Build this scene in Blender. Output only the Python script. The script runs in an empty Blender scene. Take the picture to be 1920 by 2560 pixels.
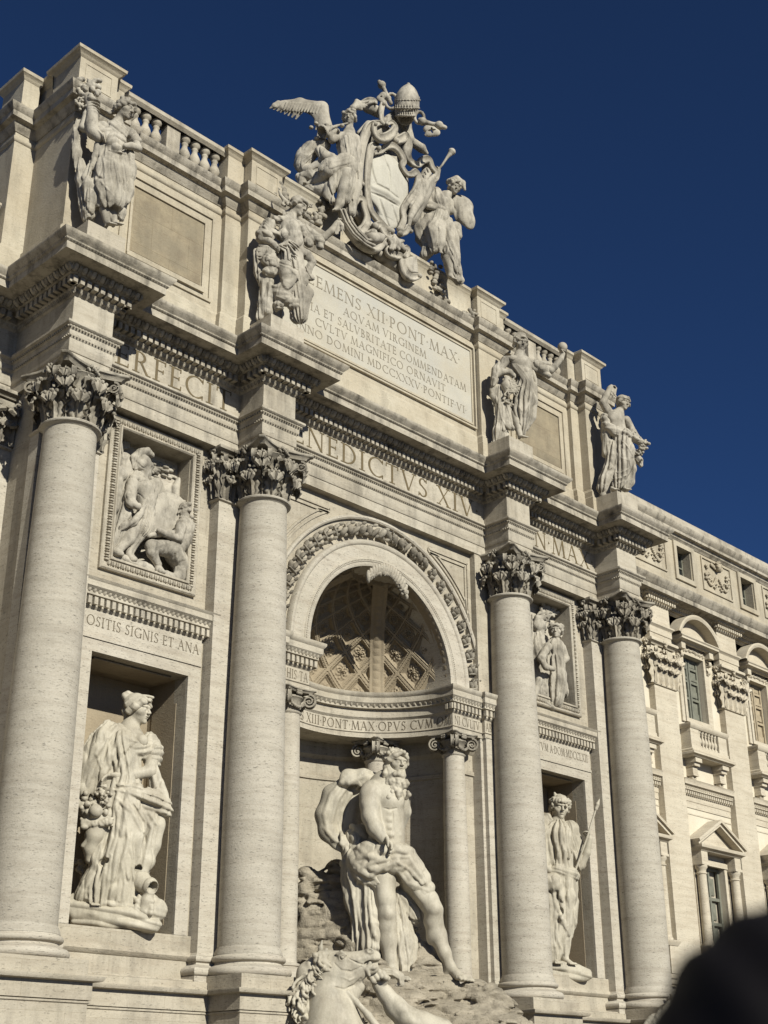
import bpy, math, random
import numpy as np
from math import sin, cos, pi, radians, atan2, hypot, sqrt
from mathutils import Matrix, Vector

# ---------------------------------------------------------------- camera
CAMP = (-23.6338, -21.8703, -14.7256)
YAW, PIT, ROL, FPX = .80327, .41745, -.00556, 3374.5
GROUND = -16.4
_fw = np.array([sin(YAW)*cos(PIT), cos(YAW)*cos(PIT), sin(PIT)])
_r = np.array([cos(YAW), -sin(YAW), 0.0]); _u = np.cross(_r, _fw)
_rx = cos(ROL)*_r + sin(ROL)*_u; _ux = -sin(ROL)*_r + cos(ROL)*_u
scene = bpy.context.scene
COL = scene.collection
camd = bpy.data.cameras.new('camera'); camo = bpy.data.objects.new('camera', camd); COL.objects.link(camo)
M = Matrix.Identity(4)
for i in range(3):
    M[i][0], M[i][1], M[i][2], M[i][3] = _rx[i], _ux[i], -_fw[i], CAMP[i]
camo.matrix_world = M
camd.sensor_fit = 'VERTICAL'; camd.sensor_height = 36.0; camd.sensor_width = 27.0
camd.lens = FPX/2560*36.0
camd.clip_start = 0.05; camd.clip_end = 6000
camd.dof.use_dof = True; camd.dof.focus_distance = 33.0; camd.dof.aperture_fstop = 4.2
scene.camera = camo
# ---------------------------------------------------------------- sky, sun, exposure
SUN = Vector((0.165, 1.0, -0.545)).normalized()            # direction the light travels
sun_el = math.asin(-SUN.z); sun_az = atan2(-SUN.x, -SUN.y)  # azimuth from +Y towards +X of the sun itself
world = bpy.data.worlds.new("World"); scene.world = world; world.use_nodes = True
nt = world.node_tree; nt.nodes.clear()
sky = nt.nodes.new('ShaderNodeTexSky'); sky.sky_type = 'NISHITA'; sky.sun_disc = False
sky.sun_elevation = sun_el; sky.sun_rotation = sun_az
sky.altitude = 6000; sky.air_density = 1.0; sky.dust_density = 0.0; sky.ozone_density = 10.0
bg = nt.nodes.new('ShaderNodeBackground'); bg.inputs['Strength'].default_value = 0.052
wo = nt.nodes.new('ShaderNodeOutputWorld')
nt.links.new(sky.outputs[0], bg.inputs[0]); nt.links.new(bg.outputs[0], wo.inputs[0])
sl = bpy.data.lights.new('sun', 'SUN'); sl.energy = 4.9; sl.angle = radians(0.5); sl.color = (1.0, 0.975, 0.87)
so = bpy.data.objects.new('sun', sl); COL.objects.link(so)
so.rotation_euler = SUN.to_track_quat('-Z', 'Y').to_euler(); so.location = (-10, -40, 40)
scene.view_settings.view_transform = 'Standard'; scene.view_settings.look = 'None'
scene.view_settings.exposure = 0.35; scene.view_settings.gamma = 1.0
scene.cycles.max_bounces = 6; scene.cycles.diffuse_bounces = 2

# ---------------------------------------------------------------- materials
def nd(t, typ, **k):
    n = t.nodes.new(typ)
    for a, b in k.items(): setattr(n, a, b)
    return n
def ramp(t, fac, stops):
    r = nd(t, 'ShaderNodeValToRGB'); e = r.color_ramp.elements
    while len(e) > 1: e.remove(e[-1])
    e[0].position = stops[0][0]; e[0].color = (*stops[0][1], 1) if len(stops[0][1]) == 3 else stops[0][1]
    for p, c in stops[1:]:
        q = e.new(p); q.color = (*c, 1)
    t.links.new(fac, r.inputs[0]); return r.outputs[0]
def noise(t, co, scale, detail=6, rough=.6, vec=(1,1,1)):
    m = nd(t, 'ShaderNodeMapping'); m.inputs['Scale'].default_value = vec; t.links.new(co, m.inputs[0])
    n = nd(t, 'ShaderNodeTexNoise'); n.inputs['Scale'].default_value = scale
    n.inputs['Detail'].default_value = detail; n.inputs['Roughness'].default_value = rough
    t.links.new(m.outputs[0], n.inputs['Vector']); return n.outputs['Fac']
def mixc(t, fac, a, b, mode='MIX'):
    m = nd(t, 'ShaderNodeMix', data_type='RGBA', blend_type=mode)
    for s, v in ((0, fac), (6, a), (7, b)):
        if hasattr(v, 'links'): t.links.new(v, m.inputs[s])
        else: m.inputs[s].default_value = v if not isinstance(v, tuple) else (*v, 1)
    return m.outputs[2]
def stone(name, base, var=None, dark=None, streak=(1.2, 1.2, 14), streak_amt=.5, pits=.5, grime=.0, bump=.25, rough=.85, blocks=None, gs=(1.6,1.6,.35), bscale=1.0, pv=(1,1,3.2), bf=.8):
    """weathered stone: colour patches, bedding streaks, pits, grime and bump"""
    base = (base[0]*.965, base[1]*.98, base[2]*1.0); var = var and (var[0]*.965, var[1]*.98, var[2]*1.0)
    m = bpy.data.materials.new(name); m.use_nodes = True; t = m.node_tree
    b = t.nodes['Principled BSDF']; b.inputs['Roughness'].default_value = rough
    b.inputs['Specular IOR Level'].default_value = .25
    co = nd(t, 'ShaderNodeNewGeometry').outputs['Position']
    var = var or tuple(c*.8 for c in base); dark = dark or tuple(c*.5 for c in base)
    big = noise(t, co, .55, 5, .6)
    c = mixc(t, ramp(t, big, [(.35,(0,0,0)),(.65,(1,1,1))]), base, var)
    if streak_amt:
        s = noise(t, co, .8, 8, .68, streak)
        c = mixc(t, ramp(t, s, [(.46,(0,0,0)),(.66,(streak_amt,)*3)]), c, dark)
        s2 = noise(t, co, 1.1, 4, .6, (streak[0]*.6, streak[1]*.6, streak[2]*.5))
        c = mixc(t, ramp(t, s2, [(.5,(0,0,0)),(.75,(.35,)*3)]), c, tuple(min(1,x*1.22) for x in base))
    hts = None
    if pits:
        p = noise(t, co, 9*bscale, 3, .7, pv)
        pr = ramp(t, p, [(.585,(0,0,0)),(.66,(pits,)*3)])
        c = mixc(t, pr, c, tuple(x*.35 for x in base)); hts = p
    if grime:
        g = noise(t, co, 1.3, 7, .7, gs)
        c = mixc(t, ramp(t, g, [(.47,(0,0,0)),(.70,(grime,)*3)]), c, (.035,.03,.024))
    if blocks:
        bx, bz, w = blocks
        br = nd(t, 'ShaderNodeTexBrick'); br.inputs['Scale'].default_value = 1.0
        br.inputs['Brick Width'].default_value = bx; br.inputs['Row Height'].default_value = bz
        br.inputs['Mortar Size'].default_value = w; br.inputs['Mortar Smooth'].default_value = .3
        br.inputs['Color1'].default_value = (1,1,1,1); br.inputs['Color2'].default_value = (.84,.84,.84,1); br.inputs['Mortar'].default_value = (.6,.57,.52,1)
        sx = nd(t, 'ShaderNodeSeparateXYZ'); cx = nd(t, 'ShaderNodeCombineXYZ'); t.links.new(co, sx.inputs[0])
        t.links.new(sx.outputs[0], cx.inputs[0]); t.links.new(sx.outputs[2], cx.inputs[1]); t.links.new(cx.outputs[0], br.inputs['Vector'])
        c = mixc(t, bf, c, br.outputs['Color'], 'MULTIPLY')
    fine = noise(t, co, 26, 4, .65)
    c = mixc(t, .35, c, ramp(t, fine, [(.3,(.62,.6,.57)),(.7,(1.0,1.0,1.0))]), 'MULTIPLY')
    t.links.new(c, b.inputs['Base Color'])
    bp = nd(t, 'ShaderNodeBump'); bp.inputs['Strength'].default_value = bump; bp.inputs['Distance'].default_value = .03
    mx = nd(t, 'ShaderNodeMath', operation='ADD'); t.links.new(fine, mx.inputs[0])
    if hts is not None: t.links.new(hts, mx.inputs[1])
    else: t.links.new(noise(t, co, 7, 4, .6), mx.inputs[1])
    t.links.new(mx.outputs[0], bp.inputs['Height']); t.links.new(bp.outputs[0], b.inputs['Normal'])
    return m
def plain(name, col, rough=.6, metal=0, spec=.3):
    m = bpy.data.materials.new(name); m.use_nodes = True; t = m.node_tree; b = t.nodes['Principled BSDF']
    co = nd(t, 'ShaderNodeNewGeometry').outputs['Position']
    n = noise(t, co, 6, 5, .6)
    c = mixc(t, ramp(t, n, [(.3,(0,0,0)),(.7,(1,1,1))]), tuple(x*.75 for x in col), tuple(min(1,x*1.15) for x in col))
    t.links.new(c, b.inputs['Base Color'])
    b.inputs['Roughness'].default_value = rough; b.inputs['Metallic'].default_value = metal; b.inputs['Specular IOR Level'].default_value = spec
    return m
MT = dict(
 shaft = stone('travertine_shaft', (.45,.405,.33), (.395,.355,.285), (.27,.235,.185), (.8,.8,8), .5, .85, .12, pv=(1.1,1.1,5), gs=(.8,.8,1.2)),
 wall  = stone('travertine_wall', (.46,.405,.315), (.40,.35,.265), (.30,.25,.185), (1.0,1.0,6), .45, .6, .34, blocks=(1.9,.82,.005), bf=.6),
 pil   = stone('travertine_pilaster', (.48,.43,.35), (.43,.385,.305), (.29,.245,.19), (1.0,1.0,9), .55, .8, .12, pv=(1.1,1.1,4.5)),
 trim  = stone('travertine_moulding', (.47,.42,.335), (.40,.35,.27), (.26,.22,.16), (1.2,1.2,8), .4, .45, .5),
 cornice = stone('weathered_cornice_stone', (.45,.40,.32), (.37,.325,.25), (.2,.17,.13), (1.2,1.2,6), .5, .45, .8, gs=(2.2,2.2,.5)),
 carve = stone('carved_grey_stone', (.39,.35,.28), (.28,.245,.19), (.14,.12,.09), (2,2,2), .7, .4, .75, gs=(2.5,2.5,2.0)),
 attic = stone('pale_attic_stone', (.48,.425,.325), (.43,.365,.265), (.33,.28,.2), (1.2,1.2,2), .4, .35, .3, blocks=(1.5,.9,.004), bf=.55),
 panel = stone('tan_panel_stone', (.40,.325,.21), (.25,.21,.145), (.20,.16,.11), (1.6,1.6,2.2), .75, .3, .2, blocks=(1.12,.88,.006)),
 plaque = stone('pale_plaque_marble', (.47,.425,.335), (.41,.39,.34), (.34,.29,.21), (1,1,2), .35, 0, .0, .1),
 shield = stone('pale_shield_marble', (.50,.465,.39), (.45,.42,.345), (.33,.30,.24), (1.5,1.5,1.2), .3, 0, .2, .2),
 marble = stone('statue_marble', (.50,.45,.355), (.42,.375,.285), (.23,.195,.145), (1.5,1.5,1.2), .5, 0, .36, .14, rough=.6, gs=(2.6,2.6,1.0)),
 marbleg = stone('weathered_statue_marble', (.455,.41,.335), (.375,.335,.265), (.17,.15,.12), (2,2,1.6), .65, .12, .66, .22, gs=(2.6,2.6,1.1)),
 rock  = stone('fountain_rock', (.41,.355,.27), (.31,.265,.195), (.17,.145,.105), (1,1,5), .75, .5, .4, .9),
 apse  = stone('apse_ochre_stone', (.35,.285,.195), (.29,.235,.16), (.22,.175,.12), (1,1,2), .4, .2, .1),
 stucco = stone('cream_stucco', (.60,.54,.425), (.55,.485,.37), (.5,.38,.24), (1.5,1.5,1.5), .3, 0, .05, .1),
 wing  = stone('wing_travertine', (.55,.485,.375), (.49,.425,.32), (.36,.3,.22), (1,1,11), .5, .5, .1),
 letter = plain('engraved_letter', (.13,.105,.07), .8),
 bronze = plain('gilded_bronze_letter', (.125,.095,.05), .55),
 carved = plain('weathered_carved_letter', (.23,.20,.15), .85),
 green = plain('green_window_paint', (.165,.165,.13), .5),
 wood = plain('tan_shutter_wood', (.34,.28,.19), .6),
 glass = plain('dark_window_glass', (.015,.018,.018), .08, 0, .5),
 ground = stone('piazza_paving', (.09,.08,.065), (.08,.07,.055), (.06,.05,.04), (1,1,1), .3, .2, .1),
 hair = plain('black_hair', (.006,.005,.006), .7, 0, .15),
 skin = plain('skin', (.35,.2,.13), .5),
 coat = plain('dark_coat', (.02,.02,.025), .9),
 roof = plain('terracotta', (.28,.13,.07), .9),
)
# ---------------------------------------------------------------- object helpers
def thing(name, label, cat, loc, group=None, kind=None):
    o = bpy.data.objects.new(name, None); COL.objects.link(o); o.location = loc
    o.empty_display_size = .3; o['label'] = label; o['category'] = cat
    if group: o['group'] = group
    if kind: o['kind'] = kind
    return o
def wloc(o):
    p = Vector((0,0,0))
    while o: p += o.location; o = o.parent
    return p
def mesh_obj(name, v, f, mat, parent=None, smooth=35, origin=None):
    """one mesh object from world-space vertices; its origin stays the parent's"""
    v = np.asarray(v, float).reshape(-1, 3)
    pw = wloc(parent) if parent else Vector((0,0,0))
    off = Vector(origin) if origin is not None else pw
    me = bpy.data.meshes.new(name); me.from_pydata((v-np.array(off)).tolist(), [], f)
    me.materials.append(MT[mat] if isinstance(mat, str) else mat)
    if smooth is not None:
        me.polygons.foreach_set('use_smooth', [True]*len(me.polygons))
        if smooth < 180: me.set_sharp_from_angle(angle=radians(smooth))
    me.update()
    o = bpy.data.objects.new(name, me); COL.objects.link(o)
    if parent: o.parent = parent
    o.location = off-pw
    return o
def copies(o, locs):
    """copies of a part and its sub-parts under the same parent; locs are world positions"""
    out = []
    for l in locs:
        c = o.copy(); COL.objects.link(c); c.location = Vector(l)-(wloc(o.parent) if o.parent else Vector((0,0,0)))
        for ch in list(o.children):
            k = ch.copy(); COL.objects.link(k); k.parent = c
        out.append(c)
    return out
def part(name, parent, loc):
    o = bpy.data.objects.new(name, None); COL.objects.link(o); o.parent = parent
    o.location = Vector(loc)-wloc(parent); return o
class MB:
    def __init__(s): s.v, s.f, s.n = [], [], 0
    def add(s, v, f):
        v = np.asarray(v, float).reshape(-1, 3); k = s.n
        s.v.append(v); s.f += [tuple(i+k for i in q) for q in f]; s.n += len(v); return s
    def box(s, x0, x1, y0, y1, z0, z1):
        v = [(x,y,z) for z in (z0,z1) for y in (y0,y1) for x in (x0,x1)]
        return s.add(v, [(0,2,3,1),(4,5,7,6),(0,1,5,4),(2,6,7,3),(0,4,6,2),(1,3,7,5)])
    def obox(s, c, ax, ay, az):
        """box from centre and three half-axis vectors"""
        c, ax, ay, az = (np.array(q, float) for q in (c, ax, ay, az))
        v = [c+i*ax+j*ay+k*az for k in (-1,1) for j in (-1,1) for i in (-1,1)]
        return s.add(v, [(0,2,3,1),(4,5,7,6),(0,1,5,4),(2,6,7,3),(0,4,6,2),(1,3,7,5)])
    def grid(s, P, cu=False, cv=False):
        P = np.asarray(P, float); n, m = P.shape[:2]; f = []
        for i in range(n if cu else n-1):
            a, b = i*m, ((i+1) % n)*m
            for j in range(m if cv else m-1):
                k = (j+1) % m; f.append((a+j, b+j, b+k, a+k))
        return s.add(P.reshape(-1,3), f)
    def ngon(s, pts): return s.add(pts, [tuple(range(len(pts)))])
    def lathe(s, prof, c, n=32, ell=(1,1)):
        a = np.linspace(0, 2*pi, n, endpoint=False)
        P = [[(c[0]+r*cos(t)*ell[0], c[1]+r*sin(t)*ell[1], c[2]+z) for r, z in prof] for t in a]
        return s.grid(P, cu=True)
    def sweep(s, prof, path, closed=False, top=False, bot=False):
        """moulding profile (outward offset, z) along a plan path; outward is to the right of travel"""
        P = np.asarray(path, float); n = len(P); t = []
        for i in range(n if closed else n-1):
            d = P[(i+1) % n]-P[i]; t.append(d/np.linalg.norm(d))
        rows = []
        for i in range(n):
            a = t[i-1] if (i > 0 or closed) else t[0]
            b = t[i] if (i < len(t)) else t[-1]
            na, nb = np.array([a[1], -a[0]]), np.array([b[1], -b[0]])
            mi = (na+nb)/max(.15, 1+na@nb)
            rows.append([(P[i][0]+o*mi[0], P[i][1]+o*mi[1], z) for o, z in prof])
        s.grid(rows, cu=closed)
        if closed and top: s.ngon([r[-1] for r in rows])
        if closed and bot: s.ngon([r[0] for r in rows][::-1])
        if not closed:
            s.ngon(rows[0]); s.ngon(rows[-1][::-1])
        return s
    def build(s, name, mat, parent=None, smooth=35, origin=None):
        return mesh_obj(name, np.concatenate(s.v) if s.v else [], s.f, mat, parent, smooth, origin)
def ellmesh(n=8, m=5):
    v = [(0,0,1)]; f = []
    for j in range(1, m):
        t = pi*j/m
        for i in range(n): v.append((sin(t)*cos(2*pi*i/n), sin(t)*sin(2*pi*i/n), cos(t)))
    v.append((0,0,-1)); L = len(v)-1
    for i in range(n): f.append((0, 1+i, 1+(i+1)%n)); f.append((L, L-n+(i+1)%n, L-n+i))
    for j in range(m-2):
        for i in range(n):
            a = 1+j*n; f.append((a+i, a+n+i, a+n+(i+1)%n, a+(i+1)%n))
    return np.array(v), f
EV, EF = ellmesh(); EVs, EFs = ellmesh(6, 4); EVh, EFh = ellmesh(14, 9)
def ell(mb, c, ax, ay, az, hi=0):
    V, F = ((EV, EF), (EVh, EFh), (EVs, EFs))[hi]
    A = np.array([ax, ay, az], float)
    mb.add(np.asarray(c, float)+V@A, F)
def along(path, sp, margin=0, off=0, z=0, fit=True):
    """points with tangent and outward normal, evenly spaced along every segment of a plan path"""
    P = np.asarray(path, float); out = []
    n = len(P)
    T = [(P[i+1]-P[i])/np.linalg.norm(P[i+1]-P[i]) for i in range(n-1)]
    for i in range(n-1):
        t = T[i]; nn = np.array([t[1], -t[0]])
        def ext(j, sgn):
            if j < 0 or j > n-2: return 0
            c = T[j][0]*t[1]-T[j][1]*t[0] if sgn < 0 else t[0]*T[j][1]-t[1]*T[j][0]
            d = 1+T[j]@t
            return off*c/d if d > .05 else 0
        a = P[i]+nn*off; e0 = ext(i-1, -1); e1 = ext(i+1, 1)
        L = np.linalg.norm(P[i+1]-P[i])
        s0, s1 = -e0+margin, L+e1-margin
        k = int((s1-s0)/sp)
        if k < 1: continue
        st = (s1-s0)/k
        for q in range(k):
            p = a+t*(s0+(q+.5)*st); out.append((p, t, nn, st))
    return out
def dentils(mb, path, o0, o1, z0, z1, w, sp, margin=0):
    for p, t, n, st in along(path, sp, margin, o1):
        c = np.array([*(p-n*(o1-o0)/2), (z0+z1)/2])
        mb.obox(c, (*(t*w/2), 0), (*(n*(o1-o0)/2), 0), (0, 0, (z1-z0)/2))
def eggs(mb, path, o, z, rx, rz, ry, sp, margin=0, dart=True, lean=.5):
    for p, t, n, st in along(path, sp, margin, o):
        T3, N3 = np.array([*t, 0]), np.array([*n, 0]); Z = np.array([0,0,1.])
        c = np.array([*p, z]); az = Z*rz+N3*rz*lean
        ell(mb, c, T3*rx, N3*ry, az, 2)
        if dart:
            for sg in (-1, 1): ell(mb, c+T3*sg*rx*1.18, T3*rx*.16, N3*ry*.9, az*1.05, 2)
            ell(mb, c+T3*st/2, T3*rx*.22, N3*ry*.8, az*.9, 2)
def leaves(mb, path, o, z, h, w, dep, margin=0, lean=.5):
    """carved leaf moulding: pointed lobes with a midrib"""
    for p, t, n, st in along(path, w, margin, o):
        T3, N3, Z = np.array([*t,0]), np.array([*n,0]), np.array([0,0,1.])
        c = np.array([*p, z])
        ell(mb, c+Z*h*.1+N3*dep*.3*lean, T3*w*.16, N3*dep, Z*h*.55+N3*h*lean*.5, 2)
        for sg in (-1, 1): ell(mb, c+T3*sg*w*.28-Z*h*.1, T3*w*.13+Z*h*.12*sg, N3*dep*.7, Z*h*.38+N3*h*lean*.4, 2)
def at(px, py, y=None, d=None, A=None):
    """photo pixel -> point of the place, on the vertical plane y, or d metres nearer than anchor A"""
    D = _fw+_rx*(px-960)/FPX-_ux*(py-1280)/FPX; C = np.array(CAMP)
    if y is not None: return C+D*((y-C[1])/D[1])
    nh = np.array([sin(YAW), cos(YAW), 0])
    return C+D*(((np.asarray(A)-C)@nh-d)/(D@nh))
ZM = {0:(0,0,1920/1659), 1:(0,60,700/1659), 2:(600,160,700/1659), 3:(0,850,700/1659), 4:(600,850,700/1659), 5:(1200,800,720/1659),
      6:(0,1650,700/1659), 7:(600,1750,700/1659), 8:(1220,1700,700/1659), 10:(1200,1700,360/926), 11:(1560,1300,360/1138), 12:(1560,1900,360/1207), 14:(1150,1330,350/1659)}
def zat(z, A):
    """survey sheet z: returns f(a, b, d) giving the point d metres in front of anchor A"""
    o = ZM[z]
    return lambda a, b, d=0: at(o[0]+a*o[2], o[1]+b*o[2], d=d, A=A)

# ---------------------------------------------------------------- Roman capitals
def _arc(cx, cz, rx, rz, a0, a1, w0, w1, n=12):
    q = []
    for i in range(n):
        pts = []
        for k in (i, i+1):
            a = radians(a0+(a1-a0)*k/n); w = w0+(w1-w0)*abs(cos(a))
            pts += [(cx+(rx)*cos(a), cz+(rz)*sin(a)), (cx+(rx-w)*cos(a), cz+(rz-w)*sin(a))]
        q.append([pts[0], pts[1], pts[3], pts[2]])
    return q
def _st(x0, z0, x1, z1, w):
    return [(x0-w/2, z0), (x0+w/2, z0), (x1+w/2, z1), (x1-w/2, z1)]
K, N_ = .108, .052     # thick and thin strokes, em = cap height
def _sf(x, z, w=.3): return [(x-w/2, z-.001), (x+w/2, z-.001), (x+w/2, z+.045), (x-w/2, z+.045)]
def _bar(x0, x1, z, h=N_): return [(x0, z-h/2), (x1, z-h/2), (x1, z+h/2), (x0, z+h/2)]
def _tick(x, z0, z1): return [(x-.035, z0), (x+.02, z0), (x+.02, z1), (x-.02, z1)]
def glyphs():
    G = {}
    def I(x): return [_st(x,0,x,1,K), _sf(x,0), _sf(x,.955)]
    G['I'] = (.34, I(.17))
    G['L'] = (.62, I(.17)+[_bar(.17,.56,.035), _tick(.56,.0,.2)])
    G['E'] = (.6, I(.17)+[_bar(.17,.52,.965), _bar(.17,.46,.52), _bar(.17,.55,.035), _tick(.52,.82,1), _tick(.46,.43,.62), _tick(.55,0,.2)])
    G['F'] = (.56, I(.17)+[_bar(.17,.52,.965), _bar(.17,.44,.5), _tick(.52,.8,1), _tick(.44,.41,.6)])
    G['T'] = (.74, [_st(.37,0,.37,1,K), _sf(.37,0), _bar(.05,.69,.965), _tick(.06,.8,1), _tick(.68,.8,1)])
    G['P'] = (.62, I(.17)+_arc(.28,.72,.28,.28,-90,90,N_,K)+[_bar(.17,.29,.967), _bar(.17,.29,.472)])
    G['R'] = (.74, I(.17)+_arc(.28,.74,.27,.26,-90,90,N_,K)+[_bar(.17,.29,.967), _bar(.17,.29,.512), _st(.64,0,.36,.5,K), _sf(.68,0,.2)])
    G['B'] = (.64, I(.17)+_arc(.28,.755,.24,.245,-90,90,N_,K)+_arc(.3,.265,.29,.265,-90,90,N_,K)+[_bar(.17,.3,.967), _bar(.17,.32,.515), _bar(.17,.32,.034)])
    G['D'] = (.84, I(.17)+_arc(.3,.5,.48,.5,-90,90,N_,K)+[_bar(.17,.32,.967), _bar(.17,.32,.033)])
    G['O'] = (.98, _arc(.49,.5,.46,.52,0,360,N_,K,28))
    G['Q'] = (1.0, _arc(.49,.5,.46,.52,0,360,N_,K,28)+[_st(1.02,-.2,.55,.06,.1)])
    G['C'] = (.84, _arc(.5,.5,.46,.52,48,312,N_,K,22)+[_tick(.8,.78,1.0), _tick(.8,.0,.2)])
    G['G'] = (.9, _arc(.5,.5,.46,.52,48,312,N_,K,22)+[_tick(.8,.78,1.0), _st(.8,.02,.8,.45,K), _sf(.8,.42)])
    G['S'] = (.56, _arc(.28,.75,.22,.25,30,235,N_,K*.9,10)+_arc(.27,.26,.24,.27,-150,55,N_,K*.9,10)+[_st(.38,.44,.17,.62,K), _tick(.48,.8,1), _tick(.06,.0,.2)])
    G['N'] = (.86, [_st(.14,0,.14,1,N_), _sf(.14,0,.24), _sf(.1,.955,.2), _st(.74,0,.16,1,K), _st(.74,0,.74,1,N_), _sf(.74,.955,.24)])
    G['M'] = (1.0, [_st(.1,0,.2,1,N_), _sf(.1,0,.24), _st(.5,.02,.2,1,K), _st(.5,.02,.8,1,N_), _st(.9,0,.8,1,K), _sf(.9,0,.26), _sf(.18,.955,.14), _sf(.82,.955,.14)])
    G['A'] = (.84, [_st(.1,0,.42,1,N_), _st(.74,0,.42,1,K), _bar(.2,.64,.36), _sf(.1,0,.24), _sf(.74,0,.26)])
    G['V'] = (.84, [_st(.42,0,.1,1,K), _st(.42,0,.74,1,N_), _sf(.1,.955,.26), _sf(.74,.955,.24)])
    G['X'] = (.8, [_st(.68,0,.12,1,K), _st(.12,0,.68,1,N_), _sf(.12,0,.24), _sf(.68,0,.26), _sf(.12,.955,.26), _sf(.68,.955,.24)])
    G['H'] = (.86, I(.17)+I(.69)+[_bar(.17,.69,.5)])
    G['Y'] = (.8, [_st(.4,0,.4,.5,K), _st(.4,.48,.1,1,K), _st(.4,.48,.7,1,N_)])
    G['.'] = (.2, [[(.04,.42),(.16,.5),(.05,.6)]])
    G[' '] = (.3, [])
    return G
GL = glyphs()
def text_width(s): return sum(GL[c][0]+.1 for c in s)-.1
def letters(mb, s, h, place, width=None, x0=0.0, relief=.004):
    """place(u, w, k): distance along the line, height, depth step -> point"""
    W = text_width(s); sx = h if width is None else width/W
    u = x0
    for c in s:
        adv, polys = GL[c]
        for k, q in enumerate(polys):
            d = relief+.0006*(k % 7 if len(polys) < 20 else (k % 2 if k < 28 else 3))
            fr = [place(u+x*sx, z*h, d) for x, z in q]
            mb.ngon(fr)
        u += (adv+.1)*sx
    return u
def flat_text(mb, s, x0, x1, y, z, h):
    letters(mb, s, h, lambda u, w, d: (x0+u, y-d, z+w), width=x1-x0)
# ================================================================ THE GROUND
g = MB(); S_ = 1500.0
g.grid([[(-S_,-S_,GROUND),(-S_,S_,GROUND)],[(S_,-S_,GROUND),(S_,S_,GROUND)]])
o = g.build('piazza_ground', 'ground'); o['kind'] = 'structure'; o['label'] = 'stone paved piazza ground'; 

# ================================================================ THE MAIN FRONT
CX = [-9.997, -4.6, 4.6, 9.997]
CY = .466
FAC = thing('baroque_facade', 'tall travertine facade like a triumphal arch with giant columns, attic and deep apse', 'palace', (0, 1.2, GROUND))
# ---- pedestal and walls
w = MB()
dado = [(.0,GROUND),(.0,-12.98),(.03,-12.96),(.03,-12.93),(.0,-12.92),(.05,-12.91),(.05,-12.62),(.18,-12.60),(.21,-12.55),(.21,-12.52),(.0,-12.50)]
ped = [(-22,2.6),(-11.0,2.6),(-11.0,-.42),(-9.05,-.42),(-9.05,.55),(-5.52,.55),(-5.52,-.42),(-3.68,-.42),(-3.68,.75),(3.68,.75),(3.68,-.42),(5.52,-.42),(5.52,.55),(9.05,.55),(9.05,-.42),(11.0,-.42),(11.0,2.6)]
w.sweep(dado+[(-.3,-12.49)], ped)
w.build('pedestal', 'wall', FAC)
for x0, x1 in ((-9.05,-5.52),(5.52,9.05)):
    w = MB()
    w.sweep([(0,-12.52),(0,-12.36),(-.12,-12.33),(-.12,-12.32)], [(x0,.62),(x1,.62)])
    w.sweep([(0,-12.4),(0,-11.93),(.04,-11.91),(.08,-11.84),(.05,-11.78),(.0,-11.74),(0,-11.43)], [(x0,1.1),(x1,1.1)])
    w.box(x0,x1,.72,1.3,-12.45,-12.31)
    w.build('wall_base', 'wall', FAC)
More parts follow.
